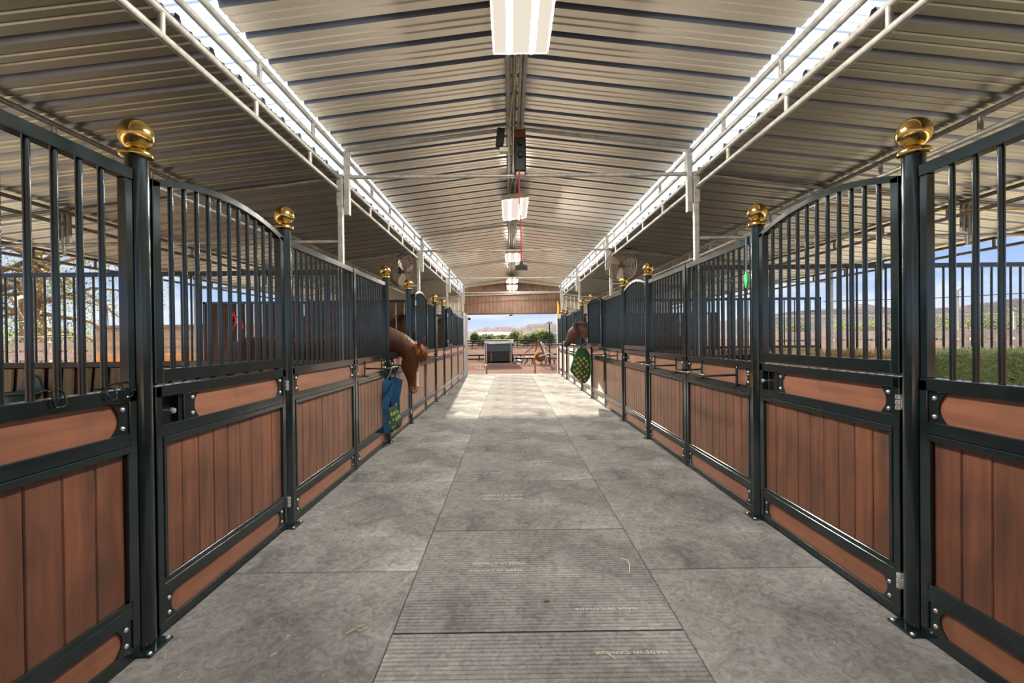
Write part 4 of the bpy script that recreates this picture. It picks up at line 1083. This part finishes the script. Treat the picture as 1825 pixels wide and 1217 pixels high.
far = [(842, 594, 8, 'leaf', 'green tree at the doorway\'s edge beyond the far fence'), (858, 598, 8, 'leaf', 'low olive bush behind the trailer, nearest the long white roof'), (876, 597, 9, 'leaf', 'wide olive bush behind the trailer roof'),
       (893, 598, 8, 'leaf_bright', 'bright olive bush past the trailer\'s corner'), (908, 601, 6, 'leaf_bright', 'low bright green bush behind the fence'), (922, 592, 9, 'leaf', 'taller dark tree at the middle of the far tree line'),
       (935, 599, 6, 'leaf_bright', 'low yellow-green bush in the middle of the far tree line'), (941, 598, 8, 'leaf_grey', 'dry greyish bush left of the big green trees'), (958, 592, 8, 'leaf', 'olive tree behind the farm implement'),
       (970, 590, 9, 'leaf_bright', 'large bright green tree behind the pole'), (984, 591, 8, 'leaf', 'green tree beside the far doorway\'s bay-horse edge')]
for px, py, wpx, mt, lab in far:
    w = wpx * 1.9 * Yb / 820; h = zz(py, Yb) - G
    bush(at(px, Yb), Yb + random.uniform(-3, 8), w, h * 1.15, mt, lab, 1100, size=.22)
# long low barns
t = thing('long_barn', (at(883, 150), 150, G), 'long low white-roofed barn beyond the far trees', 'building')
L_ = (915 - 850) * 150 / 820
bm = B(); box(bm, -L_ / 2, L_ / 2, 0, 14, 0, 2.9); part('wall', bm, M['dark_wood'], t)
bm = B(); prism(bm, [(-.8, 2.9), (7, 4.1), (14.8, 2.9), (14.8, 3.1), (7, 4.3), (-.8, 3.1)], 'x', -L_ / 2 - .5, L_ / 2 + .5); part('roof', bm, M['white_sheet'], t)
t = thing('white_barn', (at(975, 140), 140, G), 'pale-roofed barn beyond the green trees, under the flat hill', 'building')
bm = B(); box(bm, -7, 9, 0, 12, 0, 3.2); part('wall', bm, M['fence_wood'], t)
bm = B(); prism(bm, [(-7.5, 3.0), (9.5, 5.0), (9.5, 5.3), (-7.5, 3.3)], 'y', -.6, 12.6); part('roof', bm, M['white_sheet'], t)

# hills
def hills(name, pts, Y, depth, label):
    """pts: (px, py) crest as seen from the aisle; real ridges with flanks"""
    bm = B(); rows = []
    for j, (f, dy) in enumerate(((0, -1), (.35, -.62), (.7, -.3), (.93, -.08), (1, 0), (.8, .4), (0, 1))):
        row = []
        for k in range((len(pts) - 1) * 6 + 1):
            i = min(k // 6, len(pts) - 2); u = (k - i * 6) / 6
            px = pts[i][0] + (pts[i + 1][0] - pts[i][0]) * u; py = pts[i][1] + (pts[i + 1][1] - pts[i][1]) * u
            h = zz(py, Y) + (random.uniform(-1, 1) * 1.2 if f < 1 else 0)
            row.append(bm.verts.new((at(px, Y), Y + dy * depth + (random.uniform(-12, 12) if 0 < f < 1 else 0), G + (h - G) * f + (random.uniform(-2, 2) if 0 < f < 1 else 0))))
        rows.append(row)
    for a, b in zip(rows, rows[1:]):
        for k in range(len(a) - 1): bm.faces.new((a[k], a[k + 1], b[k + 1], b[k]))
    o = struct(name, bm, M['hill'], smooth='all'); o['label'] = label
hills('hills', [(300, 575), (420, 570), (560, 580), (700, 572), (800, 590), (838, 590), (848, 588), (862, 584), (886, 582.5), (900, 581), (908, 581.5), (917, 584), (930, 584), (938, 580), (946, 577.5), (958, 577), (975, 577), (1000, 577), (1050, 580)], 900, 260, 'dry brown hills with a flat-topped ridge on the horizon')
hills('hills_right', [(1030, 585), (1150, 580), (1300, 575), (1420, 560), (1500, 556), (1530, 548), (1560, 556), (1620, 562), (1700, 555), (1760, 548), (1825, 540), (2000, 530), (2400, 540)], 420, 120, 'dark brown hills rising beyond the bay horse\'s side')

# ---------------------------------------------------------------- outside, right side
def onY(px, py, Y):   # close to the lens model, incl. the small roll
    r = .01134; dx = (px - 911); dy = (py - 606)
    return (px - 909) * Y / 820.0 + dy * r * Y / 820, 1.46 - (py - 603 + dx * r) * Y / 820.0
def board_fence(Y, x0, x1, bands, label, mat='fence_wood', post_step=2.4):
    t = thing('board_fence', (x0, Y, G), label, 'fence')
    for z0, z1 in bands:
        bm = B(); box(bm, 0, x1 - x0, -.02, .02, z0 - G, z1 - G, .004); part('rail_board', bm, M[mat], t)
    x = 0
    while x <= x1 - x0:
        bm = B(); box(bm, x - .05, x + .05, .02, .12, 0, bands[-1][1] - G + .03, .004); part('fence_post', bm, M[mat], t); x += post_step
def chain_link(Y, x0, x1, z0, z1, label, step=.16):
    t = thing('chain_link_fence', (x0, Y, G), label, 'fence')
    bm = B(); w = x1 - x0; h = z1 - z0; x = -h
    while x < w:
        for sgn in (1, -1):
            a = (x, z0 - G) if sgn > 0 else (x + h, z0 - G); b = (x + h, z1 - G) if sgn > 0 else (x, z1 - G)
            def clipx(p, q):
                if p[0] > q[0]: p, q = q, p
                if q[0] <= 0 or p[0] >= w: return None
                f = lambda X: (X, p[1] + (q[1] - p[1]) * (X - p[0]) / (q[0] - p[0]))
                return (f(0) if p[0] < 0 else p), (f(w) if q[0] > w else q)
            c = clipx(a, b)
            if c: tube(bm, [(c[0][0], 0, c[0][1]), (c[1][0], 0, c[1][1])], .004, 3, False)
        x += step
    part('mesh_wire', bm, M['galv'], t)
    bm = B(); tube(bm, [(0, 0, z1 - G), (w, 0, z1 - G)], .02, 8); part('top_rail', bm, M['galv'], t, smooth=True)
    x = 0
    while x <= w + .01:
        bm = B(); tube(bm, [(x, 0, 0), (x, 0, z1 - G + .08)], .035, 8); part('fence_post', bm, M['galv'], t, smooth=True); x += w / 3
Yr = 16.0
bands = []
for a, b in ((598, 590), (618, 606), (602.5, 588)):
    pass
bands = [(onY(1700, 634, Yr)[1], onY(1700, 622, Yr)[1]), (onY(1700, 619, Yr)[1], onY(1700, 606, Yr)[1]), (onY(1700, 602, Yr)[1], onY(1700, 588, Yr)[1])]
board_fence(Yr, 9.0, 22.0, bands, 'weathered three-board wooden fence outside beyond the hay stall')
chain_link(18.0, 9.5, 25, .9, onY(1720, 560, 18)[1], 'chain-link fence behind the board fence outside the hay stall')
bm = B(); p0 = onY(1470, 537, 17); p1 = onY(1850, 521, 17)
tube(bm, [(p0[0], 17, p0[1]), ((p0[0] + p1[0]) / 2, 17, (p0[1] + p1[1]) / 2 - .05), (p1[0], 17, p1[1])], .015, 6)
tag(part('overhead_wire', bm, M['black'], smooth=True), 'dark wire strung above the board fence outside the hay stall', 'wire')
bm = B(); pt = onY(1713, 516, 17); tube(bm, [(0, 0, 0), (0, 0, pt[1] - G), (.12, 0, pt[1] - G + .05)], .05, 10)
tag(part('wire_post', bm, M['galv'], None, (pt[0], 17.05, G), smooth=True), 'tall pale pipe post holding the wire outside the hay stall', 'post')
k = 0
for px, py, mt in ((1395, 572, 'leaf_bright'), (1440, 566, 'leaf'), (1490, 570, 'leaf_bright'), (1545, 560, 'leaf_bright'), (1590, 560, 'leaf'), (1670, 550, 'leaf_bright'), (1730, 549, 'leaf'), (1790, 546, 'leaf_bright'), (1840, 548, 'leaf')):
    Yq = 46.0; X_, Z_ = onY(px, py, Yq)
    bush(X_, Yq, 3.0, Z_ - G, mt, 'leafy green tree outside, %s in the row seen past the hay stall' % ['first', 'second', 'third', 'fourth', 'fifth', 'sixth', 'seventh', 'eighth', 'ninth'][k], 1200, size=.13); k += 1

# ---------------------------------------------------------------- outside, left side
bands = [(onY(70, 642, 13)[1], onY(70, 628, 13)[1]), (onY(70, 624, 13)[1], onY(70, 611, 13)[1])]
board_fence(13.2, -19, -10.6, bands, 'grey two-board wooden fence outside under the big tree')
chain_link(14.2, -19, -10.5, .6, onY(70, 600, 14)[1], 'low chain-link fence behind the grey board fence')
random.seed(33)
tx = onY(66, 560, 17)[0]
t = thing('big_tree', (tx, 17.0, G), 'large tree with a thick brown trunk and sparse leaves outside the near stall', 'tree')
bm = B(); tube(bm, [(.0, 0, 0), (.02, 0, 2.2), (-.05, 0, 3.6), (.1, 0, 6)], [.50, .40, .36, .22], 14)
br = []
for k in range(34):
    a = random.uniform(0, 2 * PI); z = random.uniform(2.2, 5.5); l = random.uniform(2.0, 5.5); up = random.uniform(-.5, .45)
    p0 = V(0, 0, z); p1 = p0 + V(math.cos(a), math.sin(a) * .6, up) * l * .5; p2 = p1 + V(math.cos(a + .5), math.sin(a + .5) * .6, up - .35) * l * .5
    tube(bm, [p0, p1, p2], [.10, .05, .012], 6); br += [p1, p2, (p1 + p2) / 2]
    for q in range(5):
        s = p1.lerp(p2, random.random()); e = s + V(random.gauss(0, .7), random.gauss(0, .4), random.gauss(-.3, .6)); tube(bm, [s, (s + e) / 2 + V(0, 0, .1), e], [.02, .014, .005], 4); br.append(e)
part('trunk', bm, M['bark'], t, smooth=True)
bm = B()
for p in br: foliage(bm, p, (.55, .5, .4), 26, .055)
part('foliage', bm, M['leaf'], t)
for i, (px, py) in enumerate(((15, 585), (110, 580), (330, 588))):
    X_, Z_ = onY(px, py, 34)
    bush(X_, 34, 3.4, Z_ - G, 'leaf_bright', ['bright green bush outside behind the grey fence, nearest the frame edge', 'bright green bush outside behind the big tree trunk', 'bright green bush behind the tan plank shed'][i], 1000, size=.12)

# ---------------------------------------------------------------- light
w = bpy.data.worlds.new('sky'); sc.world = w; w.use_nodes = True
nt = w.node_tree; nt.nodes.clear()
def nn(t_, **k):
    x = nt.nodes.new(t_)
    for a, b in k.items(): setattr(x, a, b)
    return x
def math_(op, a, b=None, clamp=False):
    x = nn('ShaderNodeMath', operation=op, use_clamp=clamp)
    for i, v in enumerate((a, b)):
        if v is None: continue
        if hasattr(v, 'is_linked'): nt.links.new(v, x.inputs[i])
        else: x.inputs[i].default_value = v
    return x.outputs[0]
def mapr(v, a, b, c, d):
    x = nn('ShaderNodeMapRange', interpolation_type='SMOOTHSTEP'); nt.links.new(v, x.inputs[0])
    for i, q in enumerate((a, b, c, d)): x.inputs[i + 1].default_value = q
    return x.outputs[0]
def mixc(f, a, b):
    x = nn('ShaderNodeMix', data_type='RGBA')
    for s, v in ((x.inputs[0], f), (x.inputs[6], a), (x.inputs[7], b)):
        if hasattr(v, 'is_linked'): nt.links.new(v, s)
        elif isinstance(v, float): s.default_value = v
        else: s.default_value = (*v, 1)
    return x.outputs[2]
tc = nn('ShaderNodeTexCoord'); sp = nn('ShaderNodeSeparateXYZ'); nt.links.new(tc.outputs['Generated'], sp.inputs[0])
X_, Y_, Z_ = sp.outputs
mp = nn('ShaderNodeMapping'); mp.inputs['Scale'].default_value = (2.2, 2.2, 11); nt.links.new(tc.outputs['Generated'], mp.inputs[0])
nz = nn('ShaderNodeTexNoise'); nz.inputs['Scale'].default_value = 1.6; nz.inputs['Detail'].default_value = 7; nz.inputs['Roughness'].default_value = .58; nt.links.new(mp.outputs[0], nz.inputs['Vector'])
cl = mapr(nz.outputs['Fac'], .41, .63, 0.0, 1.0)
base = mixc(mapr(Z_, -.02, .22, 0.0, 1.0), (.46, .55, .70), (.17, .33, .68))
skyc = mixc(math_('MULTIPLY', math_('MAXIMUM', cl, mapr(Z_, .2, .5, 0.0, 1.0)), .85), base, (.62, .66, .74))
A_UP, A_BACK = 2.2, 0.0
mul = math_('ADD', math_('ADD', mapr(Z_, .25, .85, 0.0, A_UP), mapr(Y_, .15, -.8, 0.0, A_BACK)), 1.0)
skyc = mixc(mapr(Z_, .25, .7, 0.0, 1.0), skyc, (.66, .65, .62))
bg_ = nn('ShaderNodeBackground'); nt.links.new(skyc, bg_.inputs[0]); nt.links.new(mul, bg_.inputs[1])
wo = nn('ShaderNodeOutputWorld'); nt.links.new(bg_.outputs[0], wo.inputs[0])

sun = bpy.data.lights.new('sun', 'SUN'); sun.energy = 38.0; sun.angle = math.radians(.7); sun.color = (1, .87, .70)
so_ = bpy.data.objects.new('sun', sun); col.objects.link(so_)
el, az = math.radians(13.0), math.radians(3.0)     # low, straight down the aisle from the far end
d = Vector((-math.sin(az) * math.cos(el), math.cos(az) * math.cos(el), math.sin(el)))
so_.rotation_euler = d.to_track_quat('Z', 'Y').to_euler()

# ---------------------------------------------------------------- camera
cam = bpy.data.cameras.new('camera'); cam.sensor_width = 36.0; cam.sensor_fit = 'HORIZONTAL'
cam.lens = 820.0 / 1825.0 * 36.0; cam.clip_start = .05; cam.clip_end = 4000
co = bpy.data.objects.new('camera', cam); col.objects.link(co)
Mx = Matrix.Rotation(-math.atan(3.5 / 820), 4, 'Z') @ Matrix.Rotation(PI / 2 - math.atan(5.5 / 820), 4, 'X') @ Matrix.Rotation(-math.radians(.65), 4, 'Z')
Mx.translation = (0, 0, 1.46)
co.matrix_world = Mx
sc.camera = co
sc.view_settings.view_transform = 'Standard'; sc.view_settings.look = 'None'
sc.view_settings.exposure = 0.55; sc.view_settings.gamma = 1.0; sc.view_settings.use_curve_mapping = False
